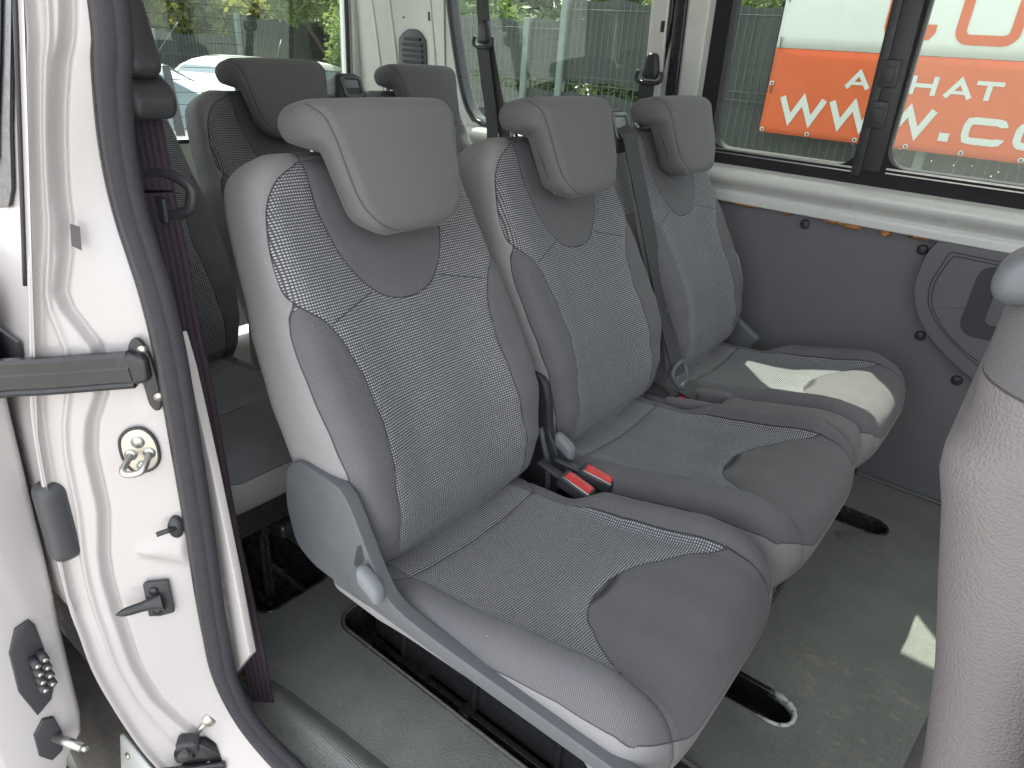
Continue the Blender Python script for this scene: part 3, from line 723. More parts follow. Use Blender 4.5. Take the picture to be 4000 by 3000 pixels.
# front sliding window: frame, divider, panes
FRM = plain('window_frame_black', (.022, .021, .024), .75, .1, 10, spec=.25)
wn = prism('sliding_window', rrect(.150, .945, 1.325, 1.515, .05), wall_frame(WY - .012), 0, .055, FRM, van, bevel=.002, holes=[rrect(.196, .990, .585, 1.49, .045)[::-1], rrect(.652, .998, 1.28, 1.49, .045)[::-1]])
prism('window_divider', [(.588, .985), (.648, .985), (.640, 1.49), (.582, 1.49)], wall_frame(WY - .018), 0, .010, BLACK, wn, bevel=.002)
prism('divider_rail', [(.583, .97), (.606, .97), (.598, 1.49), (.577, 1.49)], wall_frame(WY - .024), 0, .008, BLACK, wn, bevel=.0015)
LF = wall_frame(WY - .03)
lt = prism('window_latch', rrect(.592, 1.175, .632, 1.235, .004), LF, 0, .014, BLACK, wn, bevel=.002)
prism('window_latch', rrect(.592, 1.085, .630, 1.145, .004), LF, 0, .014, BLACK, wn, bevel=.002)
for z in (1.186, 1.096): prism('latch_button', rrect(.600, z, .624, z + .034, .003), LF, -.004, .0, BLACK, lt, bevel=.0012)
for x0, x1 in ((.205, .585), (.66, 1.25)):
    z0 = .985 if x0 < .3 else .992
    for dz, th in ((0, .0045), (.009, .003)):
        prism('chrome_strip', rrect(x0, z0 - dz, x1, z0 - dz + th, .0015), wall_frame(WY - .013), -.002, .0, STEEL, wn)
prism('window_frame_foot', rrect(.29, .938, .33, .95, .003), wall_frame(WY - .012), 0, .01, BLACK, wn)
prism('window_frame_foot', rrect(.55, .936, .60, .95, .003), wall_frame(WY - .012), 0, .01, BLACK, wn)
prism('window_glass', rrect(.18, .975, .60, 1.495, .02), wall_frame(WY + .018), 0, .003, GLASS, wn)
prism('window_glass', rrect(.635, .975, 1.30, 1.495, .02), wall_frame(WY + .004), 0, .003, GLASS, wn)
# rear side window with a rubber rim
loop = [(-.60, .955), (-.06, .955), (-.033, .975), (-.033, 1.505), (-.81, 1.505), (-.812, 1.36), (-.79, 1.22), (-.765, 1.11), (-.735, 1.02), (-.70, .975), (-.66, .957)]
lp = smoothpath(loop, 5, True); f_ = wall_frame(WY - .008)
wfr = prism('window_surround', offs(lp, -.014), wall_frame(WY - .007), 0, .045, RUBBER, van, holes=[offs(lp, .009)[::-1]])
wr = tube('side_window', [f_(a, b, 0) for a, b in lp], .008, RUBBER, van, (0, 1, 0), 8, closed=True)
prism('window_glass', [tuple(p) for p in lp], wall_frame(WY + .008), 0, .003, GLASS, wr)
prism('window_glass', rrect(1.45, .98, 2.17, 1.5, .05), wall_frame(WY + .01), 0, .003, GLASS, van)
# pillar seal and pillar details
o = prism('pillar_seal', [(.044, .86), (.078, .86), (.064, 1.62), (.030, 1.62)], wall_frame(WY - .016), 0, .014, RUBBER, van, bevel=.004, seg=3)
prism('pillar_step', [(-.030, .95), (.026, .95), (.012, 1.62), (-.040, 1.62)], wall_frame(WY - .020), 0, .016, PAINT2, van, bevel=.006, seg=3)
prism('pillar_step', [(.082, .90), (.135, .90), (.135, 1.62), (.068, 1.62)], wall_frame(WY - .013), 0, .010, PAINT2, van, bevel=.005, seg=3)
prism('pillar_slot', rrect(.002, 1.268, .014, 1.296, .0015), wall_frame(WY - .0205), -.0008, .002, BLACK, van)
prism('trim_screw', rrect(.112, 1.150, .119, 1.157, .003), wall_frame(WY - .0135), -.0015, .002, BLACK, van)
# rear corner pillar with vent
DP = lambda u, v, w_: (u, WY - .012 - .06 * max(0, v - .98) - .06 * sstep(-.92, -1.22, u) + w_, v)
def gridplate(name, us, vs, frame, mat, parent):
    V = [frame(u, v, 0) for v in vs for u in us]; n = len(us)
    F = [(j * n + i, j * n + i + 1, (j + 1) * n + i + 1, (j + 1) * n + i) for j in range(len(vs) - 1) for i in range(n - 1)]
    return fixn(npmesh(name, V, F, mat, parent))
gridplate('corner_pillar', np.linspace(-1.235, -.83, 24), np.linspace(.86, 1.62, 12), DP, PAINT2, van)
gridplate('corner_fillet', np.linspace(-.85, -.60, 8), np.linspace(.86, .955, 4), lambda u, v, w_: (u, WY - .010, v), PAINT2, van)
for u in (-.885, -1.06, -1.13):
    tube('corner_pillar_crease', [DP(u + .03, .95, .003), DP(u, 1.25, .002), DP(u - .01, 1.35, .002), DP(u - .01, 1.6, .002)], .006, PAINT2, van, (0, 1, 0), 8)
vent = prism('air_vent', [tuple(p) for p in smoothpath([(-1.035, .98), (-1.035, 1.18), (-1.025, 1.215), (-1.0, 1.236), (-.975, 1.240), (-.95, 1.236), (-.925, 1.215), (-.915, 1.18), (-.915, .98)], 3, False)], DP, -.006, .004, GREYPL, van, bevel=.002)
vs_ = []
for i in range(12):
    z = 1.0 + i * .0185; hw = .044 if z < 1.17 else .044 * math.sqrt(max(.1, 1 - ((z - 1.17) / .055) ** 2))
    vs_.append(round_box((-.972 - hw, -.0045, z), (-.972 + hw, .0045, z + .009), .002, .02))
V, F = joinVF(vs_); V[:, 1] += [DP(a, b, -.009)[1] for a, b in V[:, [0, 2]]]; npmesh('vent_slat', V, F, BLACK, vent)
prism('pillar_slot', rrect(-.905, 1.268, -.892, 1.296, .0015), DP, -.0015, .002, BLACK, van)
prism('trim_screw', rrect(-1.015, 1.272, -1.009, 1.278, .0028), DP, -.002, .002, BLACK, van)
tube('rear_door_seal', [(-1.235, WY - .055, .86), (-1.235, WY - .055, 1.2), (-1.235, WY - .075, 1.62)], .011, RUBBER, van, (0, 1, 0), 8)
tube('rear_door_seal', [(-1.225, WY - .035, .86), (-1.225, WY - .035, 1.2), (-1.225, WY - .05, 1.62)], .008, RUBBER, van, (0, 1, 0), 8)
# rear door
rd = prism('rear_door', [(-.33, .2), (1.275, .2), (1.275, RZ), (-.33, RZ)], YZ(-1.262), 0, .03, PAINT2, van, bevel=0, holes=[rrect(-.23, .87, 1.155, 1.50, .05)[::-1]])
prism('door_frame_step', [(1.178, .5), (1.208, .5), (1.198, RZ - .01), (1.168, RZ - .01)], YZ(-1.232), 0, .02, PAINT2, rd, bevel=.006, seg=3)
q = [(-1.232, a, b) for a, b in rrect(-.235, .865, 1.160, 1.505, .05)]
tube('door_window_rim', q, .008, RUBBER, rd, (1, 0, 0), 8, closed=True)
prism('rear_window', rrect(-.25, .85, 1.175, 1.52, .03), YZ(-1.25), 0, .003, GLASSR, rd)
hl = []
for i in range(17):
    z = .90 + i * .036
    V, F = round_box((-1.2455, -.22, z), (-1.2445, 1.14, z + .0018), .0004, .5, 1); hl.append((V, F))
V, F = joinVF(hl); tag(npmesh('heating_wires', V, F, plain('heater_line', (.05, .035, .02), .6), rd), None)

# roof, bulk ends, near side wall (behind and ahead of the opening)
rbox('roof', (-1.3, -.36, RZ), (2.4, 1.255, RZ + .04), .01, ROOFM, van)
prism('near_side_wall', [(-1.25, FZ), (.20, FZ), (.20, RZ), (-1.25, RZ)], XZ(-.325), 0, -.02, PAINT2, van, holes=[rrect(-1.1, .99, .02, 1.5, .05)[::-1]])
prism('near_side_wall', [(1.30, FZ), (2.35, FZ), (2.35, RZ), (1.30, RZ)], XZ(-.325), 0, -.02, PAINT2, van, holes=[rrect(1.45, 1.0, 2.2, 1.5, .05)[::-1]])
prism('bulkhead', [(-.33, FZ - .2), (1.3, FZ - .2), (1.3, .95), (-.33, .95)], YZ(2.3), 0, .03, BLACK, van)
rbox('underbody', (-1.2, -.30, -.05), (2.3, 1.25, .06), .02, BLACK, van)

# seal around the sliding-door opening
SP = smoothpath([(.262, -.352, 1.45), (.252, -.353, 1.21), (.235, -.354, 1.15), (.221, -.354, 1.09), (.219, -.354, 1.04), (.226, -.354, 1.0), (.238, -.354, .965), (.252, -.354, .92), (.262, -.354, .85), (.263, -.354, .75), (.262, -.354, .6), (.258, -.354, .48), (.257, -.353, .40),
     (.259, -.352, .335), (.270, -.347, .280), (.292, -.339, .230), (.328, -.329, .192), (.385, -.320, .168), (.5, -.315, .158), (.7, -.313, .156), (1.3, -.313, .156)], 6)
def bead(off, lift, r, ry=None):
    m = len(SP); out = []
    for i in range(m):
        t = SP[min(i + 1, m - 1)] - SP[max(i - 1, 0)]; t /= np.linalg.norm(t); s_ = np.cross(t, (0, -1, 0)); s_ /= np.linalg.norm(s_)
        out.append(SP[i] + s_ * off + np.array((0, -lift, 0)))
    return out
sg = np.cross((0, 0, -1), (0, -1, 0))[0]      # which way "side" points on the vertical run
ds = tube('door_seal', bead(-.013 * sg, -.0015, .012), .0105, RUBBER, van, n=14)
tube('seal_lip', bead(.010 * sg, .000, .012), .0115, FELT, ds, n=14)
tube('seal_lip', bead(.018 * sg, -.006, .008), .0085, FELT, ds, n=10)

# white jamb: plane turned 45 degrees to the body side, ruled between the seal and the outer edge
def JF(u, v, w_=0): return (.240 - .672 * u + .741 * w_, -.356 - .741 * u - .672 * w_, v)
Rr = [(.252, -.352, 1.42), (.244, -.353, 1.21), (.227, -.354, 1.15), (.213, -.354, 1.09), (.211, -.354, 1.04), (.218, -.354, 1.0), (.230, -.354, .965), (.243, -.354, .92), (.252, -.354, .85), (.254, -.354, .75), (.253, -.354, .6), (.249, -.354, .48), (.249, -.353, .40), (.252, -.352, .325), (.262, -.348, .266), (.284, -.341, .216), (.322, -.333, .178), (.380, -.325, .155), (.5, -.32, .145), (.7, -.318, .141), (1.3, -.318, .141)]
Ll = [(.215, -.385, 1.42), (.201, -.399, 1.209), (.194, -.407, 1.15), (.186, -.416, 1.09), (.178, -.424, 1.03), (.172, -.430, .985), (.166, -.437, .95), (.160, -.443, .91), (.152, -.452, .85), (.141, -.465, .76), (.133, -.474, .60), (.130, -.477, .48), (.132, -.475, .42), (.135, -.472, .35), (.144, -.462, .272), (.158, -.446, .18), (.175, -.432, .125), (.24, -.415, .075), (.40, -.405, .05), (.7, -.40, .04), (1.3, -.40, .04)]
GRV = [(.13, .105), (.173, .08), (.266, .112), (.333, .120), (.425, .124), (.511, .127), (.55, .125), (.625, .113), (.711, .113), (.753, .104), (.795, .085), (.853, .078), (.90, .098), (.92, .098), (.96, .078), (1.0, .064), (1.07, .054), (1.21, .036), (1.4, .03)]
Rr = smoothpath(Rr, 16); Ll = smoothpath(Ll, 16)
cols = np.linspace(0, 1, 84); V = []; m = len(cols)
for i in range(len(Rr)):
    for t in cols:
        p = Rr[i] * (1 - t) + Ll[i] * t; z_ = p[2]
        L_ = float(np.linalg.norm((Ll[i] - Rr[i])[:2])); u = t * L_
        g = float(interp(z_, GRV)) - .006
        w_ = -.010 * float(sstep(.0, .010, np.array(u))) * float(sstep(.0, .012, np.array(L_ - u + .004)))
        w_ -= .009 * math.exp(-((u - g) / .0045) ** 2) ; w_ += .006 * float(sstep(g + .004, g + .009, np.array(u)))
        w_ += .004 * math.exp(-((u - (g + L_) / 2) / .003) ** 2)
        w_ += .0035 * float(sstep(L_ - .006, L_, np.array(u)))
        # pressed triangular relief above the guide pin
        tri = sstep(.010, .022, np.array(u)) * sstep(.088, .066, np.array(u)); hh = max(.004, .030 * (1 - u / .095)); w_ += .0065 * float(tri) * math.exp(-((z_ - .555) / hh) ** 4)
        w_ += .003 * math.exp(-((z_ - .775) / .01) ** 2) * float(sstep(.05, .03, np.array(u)))
        V.append((p[0] + .741 * w_, p[1] - .672 * w_, p[2]))
n = len(Rr); F = [(i * m + j, i * m + j + 1, (i + 1) * m + j + 1, (i + 1) * m + j) for i in range(n - 1) for j in range(m - 1)]
jamb = fixn(npmesh('door_jamb', V, F, PAINT, van))
md = jamb.modifiers.new('thickness', 'SOLIDIFY'); md.thickness = .004; md.offset = -1
# inner trim strip on the jamb
prism('jamb_inner_trim', [(.246, .87), (.258, .826), (.268, .761), (.279, .687), (.286, .628), (.297, .53), (.304, .437), (.309, .385), (.250, .298), (.232, .36), (.232, .55), (.235, .75)], XZ(-.318), -.012, 0, PAINT, van, bevel=.002)

# details fixed to the jamb
W0 = -.0035
JW = lambda u, v, w_: JF(u, v, W0 + w_)
def jp(u, v, w_): return np.array(JW(u, v, w_))
JN = np.array((.741, -.672, 0))
sp_ = [tuple(p) for p in smoothpath([(.057, .736), (.045, .746), (.030, .746), (.019, .730), (.018, .704), (.028, .688), (.048, .684), (.059, .700), (.061, .722)], 4, True)]
sk = prism('door_striker', sp_, JW, 0, .004, METAL, van, bevel=.001)
tube('striker_gasket', [JW(a, b, .003) for a, b in sp_], .0022, RUBBER, sk, tuple(JN), 8, closed=True)
tube('striker_loop', smoothpath([jp(.050, .710, .003), jp(.052, .706, .016), jp(.054, .702, .026), jp(.050, .699, .031), jp(.040, .699, .032), jp(.031, .702, .030), jp(.028, .707, .020), jp(.028, .712, .003)], 6), .0042, STEEL, sk, (0, 0, 1), 12)
for u, z, r_ in ((.050, .710, .0075), (.028, .712, .0075), (.039, .728, .008), (.040, .694, .0055)):
    q = tube('striker_screw', [jp(u, z, .003), jp(u, z, .006)], r_, STEEL, sk, (0, 0, 1), 16)
    if z > .72: tube('screw_socket', [jp(u, z, .006), jp(u, z, .0064)], r_ * .35, BLACK, q, (0, 0, 1), 6) if False else None
gp = prism('guide_pin_plate', [(.070, .442), (.069, .500), (.066, .503), (.037, .505), (.0355, .503), (.035, .448), (.037, .446), (.055, .441)], JW, 0, .005, BLACK, van, bevel=.0015)
P0 = jp(.048, .470, .004); dirp = np.array((-.42, -.90, -.10)); dirp /= np.linalg.norm(dirp)
pts_ = [P0 + dirp * d for d in (0, .004, .009, .014, .020, .026, .032, .038, .044, .050, .054, .057, .059)]; rad = [.014, .0125, .0105, .0088, .0075, .0068, .0066, .0064, .0060, .0050, .0036, .002, .0006]
VV = []
for p, r_ in zip(pts_, rad):
    s_ = np.cross(dirp, (0, 0, 1)); s_ /= np.linalg.norm(s_); u2 = np.cross(s_, dirp)
    for a in range(16): VV.append(p + r_ * (s_ * math.cos(a * PI / 8) + u2 * math.sin(a * PI / 8) * 1.1))
fixn(npmesh('guide_pin', VV, [(i * 16 + j, i * 16 + (j + 1) % 16, (i + 1) * 16 + (j + 1) % 16, (i + 1) * 16 + j) for i in range(len(rad) - 1) for j in range(16)], BLACKGLOSS, gp))
for u, z in ((.056, .489), (.056, .453)): tube('plate_bolt', [jp(u, z, .004), jp(u, z, .008)], .0062, BLACKGLOSS, gp, (0, 0, 1), 12)
bf = tube('door_buffer', [jp(.012, .597, .0), jp(.012, .597, .009)], .010, BLACK, van, (0, 0, 1), 16, ry=.016)
tube('buffer_stem', [jp(.012, .597, .008), jp(.013, .596, .010) + dirp * .022], .0036, BLACK, bf, (0, 0, 1), 10)
prism('jamb_sticker', [(.064, .999), (.055, .996), (.058, .970), (.067, .975)], JW, .001, .0016, plain('grey_sticker', (.075, .065, .068), .6), van)
ra = prism('roller_arm', [(.060, .150), (.055, .176), (.042, .186), (.026, .184), (.010, .168), (-.004, .140), (-.018, .10), (-.03, .05), (.10, .05), (.085, .10), (.070, .125)], JW, .004, .022, BLACKGLOSS, van, bevel=.003)
V, F = round_box((-.016, -.012, -.014), (.016, .012, .014), .006, .01, 4); V = V @ rotm('Z', 48).T + jp(.047, .188, .02); npmesh('arm_roller', V, F, BLACK, ra)
tube('arm_roller', [jp(.060, .176, .028), jp(.040, .186, .030)], .012, BLACKGLOSS, ra, (0, 0, 1), 16)
tube('roller_bolt', [jp(.036, .200, .012), jp(.016, .222, .006)], .004, METAL, ra, (0, 0, 1), 10)
tube('roller_washer', [jp(.016, .221, .004), jp(.014, .224, .009)], .010, METAL, ra, (0, 0, 1), 14)
V, F = round_box((-.05, -.004, -.05), (.05, .004, .0), .003, .02, 2); V = V @ rotm('Z', 48).T + jp(.045, .150, .03); npmesh('arm_plate', V, F, BLACKGLOSS, ra)
for u, z in ((.052, .125), (.03, .115), (.01, .12)): tube('arm_bolt', [jp(u, z, .034), jp(u, z, .038)], .0055, METAL, ra, (0, 0, 1), 10)

# middle hinge arm of the sliding door
ha_path = smoothpath([(.05, -.560, .795), (.10, -.520, .812), (.135, -.486, .824), (.17, -.447, .827), (.205, -.404, .830), (.228, -.380, .833)], 6)
prof = [(-.022, .0), (-.022, .007), (-.018, .010), (-.006, .010), (-.004, .012), (.012, .012), (.014, .009), (.018, .012), (.022, .010), (.023, .0)]
V, F = sweepVF(ha_path, prof, tuple(JN)); ha = autosmooth(fixn(npmesh('hinge_arm', V, F, BLACKGLOSS, van)), 30)
hb = prism('hinge_bracket', [tuple(p) for p in smoothpath([(.030, .847), (.024, .866), (.014, .868), (.006, .850), (.002, .82), (.001, .785), (.008, .774), (.016, .783), (.019, .81), (.026, .83)], 3, True)], JW, .002, .010, BLACKGLOSS, ha, bevel=.002)
V, F = round_box((-.018, -.007, -.021), (.018, .008, .020), .007, .01, 4); V[:, 2] *= 1 - .25 * sstep(0, .018, V[:, 0]); V = V @ rotm('Z', 48).T + jp(.024, .834, .014); npmesh('hinge_knuckle', V, F, BLACKGLOSS, ha)
for u, z in ((.012, .856), (.003, .795)): tube('hinge_bolt', [jp(u, z, .009), jp(u, z, .013)], .0055, METAL, ha, (0, 0, 1), 10)

# outer rear quarter panel with its dark window, beside the opened door
def yq(z): return float(np.interp(z, [.1, .2, .35, .5, .74, .96, 1.21, 1.5], [-.440, -.452, -.474, -.480, -.470, -.440, -.405, -.375]))
def QF(u, v, w_): return (u, yq(v) + w_, v)
qz = np.linspace(.46, 1.5, 30); xr = lambda z: float(np.interp(z, [.12, .35, .5, .74, .96, 1.21, 1.5], [.17, .130, .126, .138, .166, .198, .21])) + .011
gridplate('quarter_panel', np.linspace(-1.3, 0, 5), qz, lambda u, v, w_: (u + (xr(v)) * (u + 1.3) / 1.3, yq(v), v), PAINT, van)
qo = [(-1.1, 1.5), (-1.1, 1.004), (.118, 1.006), (.140, 1.012), (.153, 1.032), (.162, 1.09), (.178, 1.15), (.194, 1.21), (.205, 1.5)]
qi = [(-1.08, 1.48), (-1.08, 1.030), (.085, 1.032), (.112, 1.042), (.128, 1.06), (.140, 1.10), (.158, 1.15), (.176, 1.21), (.188, 1.48)]
qw = prism('quarter_window', qo, lambda u, v, w_: (u, yq(v) - .002 - w_, v), 0, .003, RUBBER, van)
prism('window_glass', qi, lambda u, v, w_: (u, yq(v) - .0055 - w_, v), 0, .0015, DARKGLASS, qw)
tube('panel_gasket', [(xr(z) - .015, yq(z) - .002, z) for z in np.linspace(.93, 1.45, 16)], .0022, RUBBER, van, (0, -1, 0), 8)
# opened sliding door, slid back along the body
DX = .11
DZ = [(-.02, -.61, -.545), (.12, -.615, -.545), (.166, -.612, -.530), (.189, -.612, -.524), (.221, -.610, -.499), (.257, -.610, -.494), (.331, -.609, -.492), (.410, -.608, -.489), (.536, -.605, -.483), (.600, -.602, -.481), (.767, -.590, -.475), (.834, -.58, -.471), (.90, -.57, -.468), (1.0, -.565, -.480), (1.3, -.54, -.470), (1.5, -.52, -.46)]
V = []; zs = np.linspace(.0, .93, 60); DT = np.array(DZ)
for x in (-1.25, -.03, -.012, -.004, 0.0):
    ins = {-1.25: 0, -.03: 0, -.012: .002, -.004: .006, 0.0: .012}[x]
    for z in zs: V.append((x + DX, np.interp(z, DT[:, 0], DT[:, 1]) + ins, z))
    for z in zs[::-1]: V.append((x + DX, np.interp(z, DT[:, 0], DT[:, 2]) - ins, z))
m = 2 * len(zs); F = [(i * m + j, i * m + (j + 1) % m, (i + 1) * m + (j + 1) % m, (i + 1) * m + j) for i in range(4) for j in range(m)]
nz_ = len(zs)
F += [(4 * m + j, 4 * m + j + 1, 4 * m + m - 2 - j, 4 * m + m - 1 - j) for j in range(nz_ - 1)]
dr = fixn(npmesh('sliding_door', V, F, PAINT, van))
def DF(u, v, w_): return (DX + w_, u, v)
cp = prism('contact_plate', [(-.525, .468), (-.520, .455), (-.5185, .410), (-.5195, .342), (-.528, .319), (-.549, .304), (-.560, .360), (-.556, .430), (-.542, .464)], DF, -.001, .005, BLACK, dr, bevel=.0015)
for row, yy in ((0, -.535), (1, -.525)):
    for i in range(4):
        z = .405 - i * .0155 + row * .004; a = tube('contact_pin', [(DX + .004, yy, z), (DX + .024, yy, z)], .0058, BLACK, cp, (0, 0, 1), 10)
        tube('pin_tip', [(DX + .024, yy, z), (DX + .026, yy, z)], .0034, METAL, a, (0, 0, 1), 8)
g2 = prism('door_guide_plate', [(-.560, .272), (-.545, .292), (-.532, .285), (-.528, .25), (-.534, .215), (-.550, .208), (-.562, .23)], DF, -.001, .005, BLACK, dr, bevel=.0015)
tube('door_guide_pin', [(DX + .004, -.538, .248), (DX + .048, -.520, .246)], .0065, STEEL, g2, (0, 0, 1), 12)
tube('pin_tip', [(DX + .048, -.520, .246), (DX + .056, -.517, .2455)], .0042, STEEL, g2, (0, 0, 1), 12)
# dark plastic cover between door and body
V, F = round_box((.114, -.487, .550), (.150, -.448, .672), .016, .006, 5); fixn(npmesh('rail_end_cover', V, F, plain('dark_grey_plastic', (.05, .051, .056), .4, .06, 10), van))
prism('body_gap_shade', [(-.4, .30), (.118, .30), (.112, .50), (.122, .74), (.135, .86), (-.4, .86)], XZ(-.462), 0, .004, BLACK, van)  # flat black sheet painting the shade in the gap beside the door

# rear wheel
wh = thing('x', None, None); bpy.data.objects.remove(wh)
wc = np.array((-.36, -.38, -.16)); prof = []
for a in np.linspace(-1, 1, 15): prof.append((a * .098, .325 - .028 * abs(a) ** 4))
V = []; nA = 96
full = [(-.085, .21)] + [(-.10, .24), (-.104, .27)] + prof + [(.104, .27), (.10, .24), (.085, .21)]
for i in range(nA):
    a = 2 * PI * i / nA
    for w_, r_ in full:
        rr = r_ - (.005 if (i % 4 == 0 and r_ > .29) else 0) - (.007 if abs(abs(w_) - .042) < .006 else 0)
        V.append((wc[0] + rr * math.cos(a), wc[1] + w_, wc[2] + rr * math.sin(a)))
m = len(full); F = [(i * m + j, i * m + j + 1, ((i + 1) % nA) * m + j + 1, ((i + 1) % nA) * m + j) for i in range(nA) for j in range(m - 1)]
TYRE = plain('tyre_rubber', (.075, .068, .062), .85, .2, 30, bump=.5, bscale=120, bdist=.001, dirt=.4, dirtcol=(.16, .13, .10))
tw_ = fixn(npmesh('wheel', V, F, TYRE, van))
tube('wheel_rim', [(wc[0], wc[1] - .07, wc[2]), (wc[0], wc[1] + .07, wc[2])], .212, STEEL, tw_, (0, 0, 1), 40)
V, F = round_box((.060, -.447, -.04), (.185, -.437, .118), .012, .01, 4); V[:, 0] -= .35 * (.118 - V[:, 2]); npmesh('sill_bracket', V, F, PAINT2, van)
tube('bracket_bolt', [(.085, -.447, .085), (.085, -.451, .085)], .006, METAL, van, (0, 0, 1), 10)
gridplate('arch_liner', np.linspace(-1.0, .12, 10), np.linspace(-.4, .46, 8), lambda u, v, w_: (u, -.25, v), BLACK, van)
rbox('sill_step', (.30, -.395, -.08), (1.3, -.34, .02), .01, BLACK, van)

# ------------------------------------------------------------ belts
def ribbon(name, path, width, upf, mat, parent=None, th=.0013):
    path = smoothpath(path, 8); m = len(path)
    if callable(upf): ups = [upf(i / (m - 1)) for i in range(m)]
    else: ups = [upf] * m
    h = width / 2; prof = [(-h, -th), (h, -th), (h, th), (-h, th)]
    V, F = sweepVF(path, prof, upf=ups)
    L = np.concatenate([[0], np.cumsum(np.linalg.norm(np.diff(path, axis=0), axis=1))])
    uv = np.array([(a, L[i]) for i in range(m) for a, b in prof])
    return autosmooth(fixn(npmesh(name, V, F, mat, parent, True, None, uv)), 60)
# belt hanging behind the near jamb (rear single seat)
b1 = thing('seat_belt', 'plum-black belt with loose tongue hanging inside the near door pillar', 'seat belt', (.14, -.28, 1.2))
def child_at(o, t): o.parent = t; o.matrix_parent_inverse = Matrix.Translation(-Vector(t.location)); return o
def B(o): return child_at(o, b1)
B(ribbon('webbing', [(.143, -.280, 1.155), (.145, -.280, 1.086), (.150, -.280, 1.015)], .040, (.5, -.8, 0), WEB2))
B(ribbon('webbing', [(.152, -.281, 1.012), (.162, -.280, .936), (.169, -.280, .83), (.179, -.280, .761), (.193, -.280, .554), (.220, -.280, .358), (.240, -.282, .19)], .038, (.5, -.8, 0), WEB2))
B(ribbon('webbing', [(.128, -.272, 1.155), (.134, -.270, 1.02), (.140, -.268, .90), (.150, -.268, .75)], .034, (.5, -.8, 0), WEB))
V, F = round_box((.085, -.312, 1.14), (.165, -.262, 1.26), .02, .01, 5); V[:, 0] += (V[:, 2] - 1.2) * -.35; B(npmesh('belt_anchor', V, F, BLACK))
V, F = round_box((.095, -.315, 1.115), (.185, -.255, 1.155), .016, .01, 5); V[:, 2] -= (V[:, 0] - .14) * .5; B(npmesh('belt_loop', V, F, BLACK))
q = smoothpath([(.118, -.285, 1.010), (.130, -.285, 1.030), (.160, -.270, 1.035), (.185, -.258, 1.020), (.182, -.262, .995), (.160, -.275, .985), (.130, -.288, .985), (.116, -.290, .995)], 5, True)
tg = B(tube('belt_tongue', q, .007, BLACK, None, (0, 1, 0), 8, closed=True))
V, F = round_box((.122, -.286, .975), (.165, -.278, 1.008), .004, .01, 3); B(npmesh('tongue_grip', V, F, BLACK))
B(prism('tongue_plate', rrect(.112, .935, .136, .985, .004), XZ(-.283), 0, -.003, STEEL, None, holes=[rrect(.118, .942, .130, .953, .001)[::-1]]))
# D-ring belts on the far wall
def dring_belt(x, y, z, label, top, down, n_web):
    t = thing('seat_belt', label, 'seat belt', (x, y, z))
    V, F = round_box((-.026, -.018, -.018), (.026, .006, .05), .014, .008, 5); V[:, 0] *= 1 - .35 * sstep(.0, .05, V[:, 2]); V += (x, y, z + .01); child_at(npmesh('belt_anchor', V, F, BLACK), t)
    q = smoothpath([(x - .036, y - .012, z + .014), (x - .040, y - .014, z - .006), (x - .022, y - .018, z - .016), (x + .022, y - .018, z - .016), (x + .040, y - .014, z - .006), (x + .036, y - .012, z + .014)], 5)
    child_at(tube('belt_loop', q, .006, BLACK, None, (0, 1, 0), 8), t)
    if top: child_at(ribbon('webbing', top, .05, (0, -1, 0), WEB), t)
    for d in down: child_at(ribbon('webbing', d, .048, (0, -1, 0), WEB), t)
    return t
dring_belt(-.600, 1.205, 1.215, 'black belt on its loop in front of the middle window, between the two seat rows', [(-.610, 1.212, 1.245), (-.625, 1.21, 1.34), (-.64, 1.205, 1.60)],
           [[(-.600, 1.19, 1.205), (-.575, 1.19, 1.10), (-.540, 1.19, .95), (-.52, 1.18, .75), (-.5, 1.18, .5)], [(-.585, 1.20, 1.205), (-.545, 1.20, 1.08), (-.49, 1.2, .92), (-.46, 1.2, .7)]], 2)
dring_belt(.008, 1.215, 1.155, 'black belt on its loop on the pillar between the middle and the banner window', None,
           [[(.006, 1.20, 1.145), (.006, 1.20, 1.05), (.006, 1.2, .9), (.01, 1.2, .6)]], 1)
# belt coming out of the two-person bench and resting in its buckle
b4 = thing('seat_belt', 'grey belt running from the backrest outlet to the buckle between the two joined seats', 'seat belt', (.35, .70, .9))
yc = .4593 + .24
ptop = O_ + N_ * .026 + U_ * .205
def B4(o): return child_at(o, b4)
B4(ribbon('webbing', [(ptop[0] - .01, yc, ptop[2] + .012), (ptop[0] + .012, yc + .002, ptop[2] - .008), (.262, yc + .008, 1.0), (.300, yc + .016, .90), (.345, yc + .022, .78), (.395, yc + .022, .66), (.442, yc + .018, .565), (.452, yc + .016, .548)], .046, lambda t: (.9, -.15, .35), WEB))
q = smoothpath([(.448, yc - .012, .560), (.446, yc + .040, .566), (.462, yc + .040, .536), (.470, yc + .020, .520), (.468, yc + .0, .520), (.458, yc - .014, .536)], 5, True)
B4(tube('belt_tongue', q, .006, GREYPL, None, (1, 0, .3), 8, closed=True))
V, F = round_box((-.003, -.024, -.012), (.003, .024, .012), .0028, .01, 2); V = V @ rotm('Y', -20).T + (.462, yc + .013, .536); B4(npmesh('tongue_grip', V, F, GREYPL))
V, F = round_box((-.0015, -.012, -.022), (.0015, .012, .022), .0014, .01, 2); V = V @ rotm('Y', -15).T + (.474, yc + .012, .508); B4(npmesh('tongue_plate', V, F, STEEL))
B4(ribbon('webbing', [(.468, yc + .008, .522), (.490, yc + .006, .512), (.500, yc - .004, .498), (.480, yc - .014, .492), (.455, yc - .022, .500), (.43, yc - .03, .508), (.40, yc - .036, .51)], .044, lambda t: (.35 + .5 * math.sin(t * 5), -.3 * math.cos(t * 6), .8), WEB))

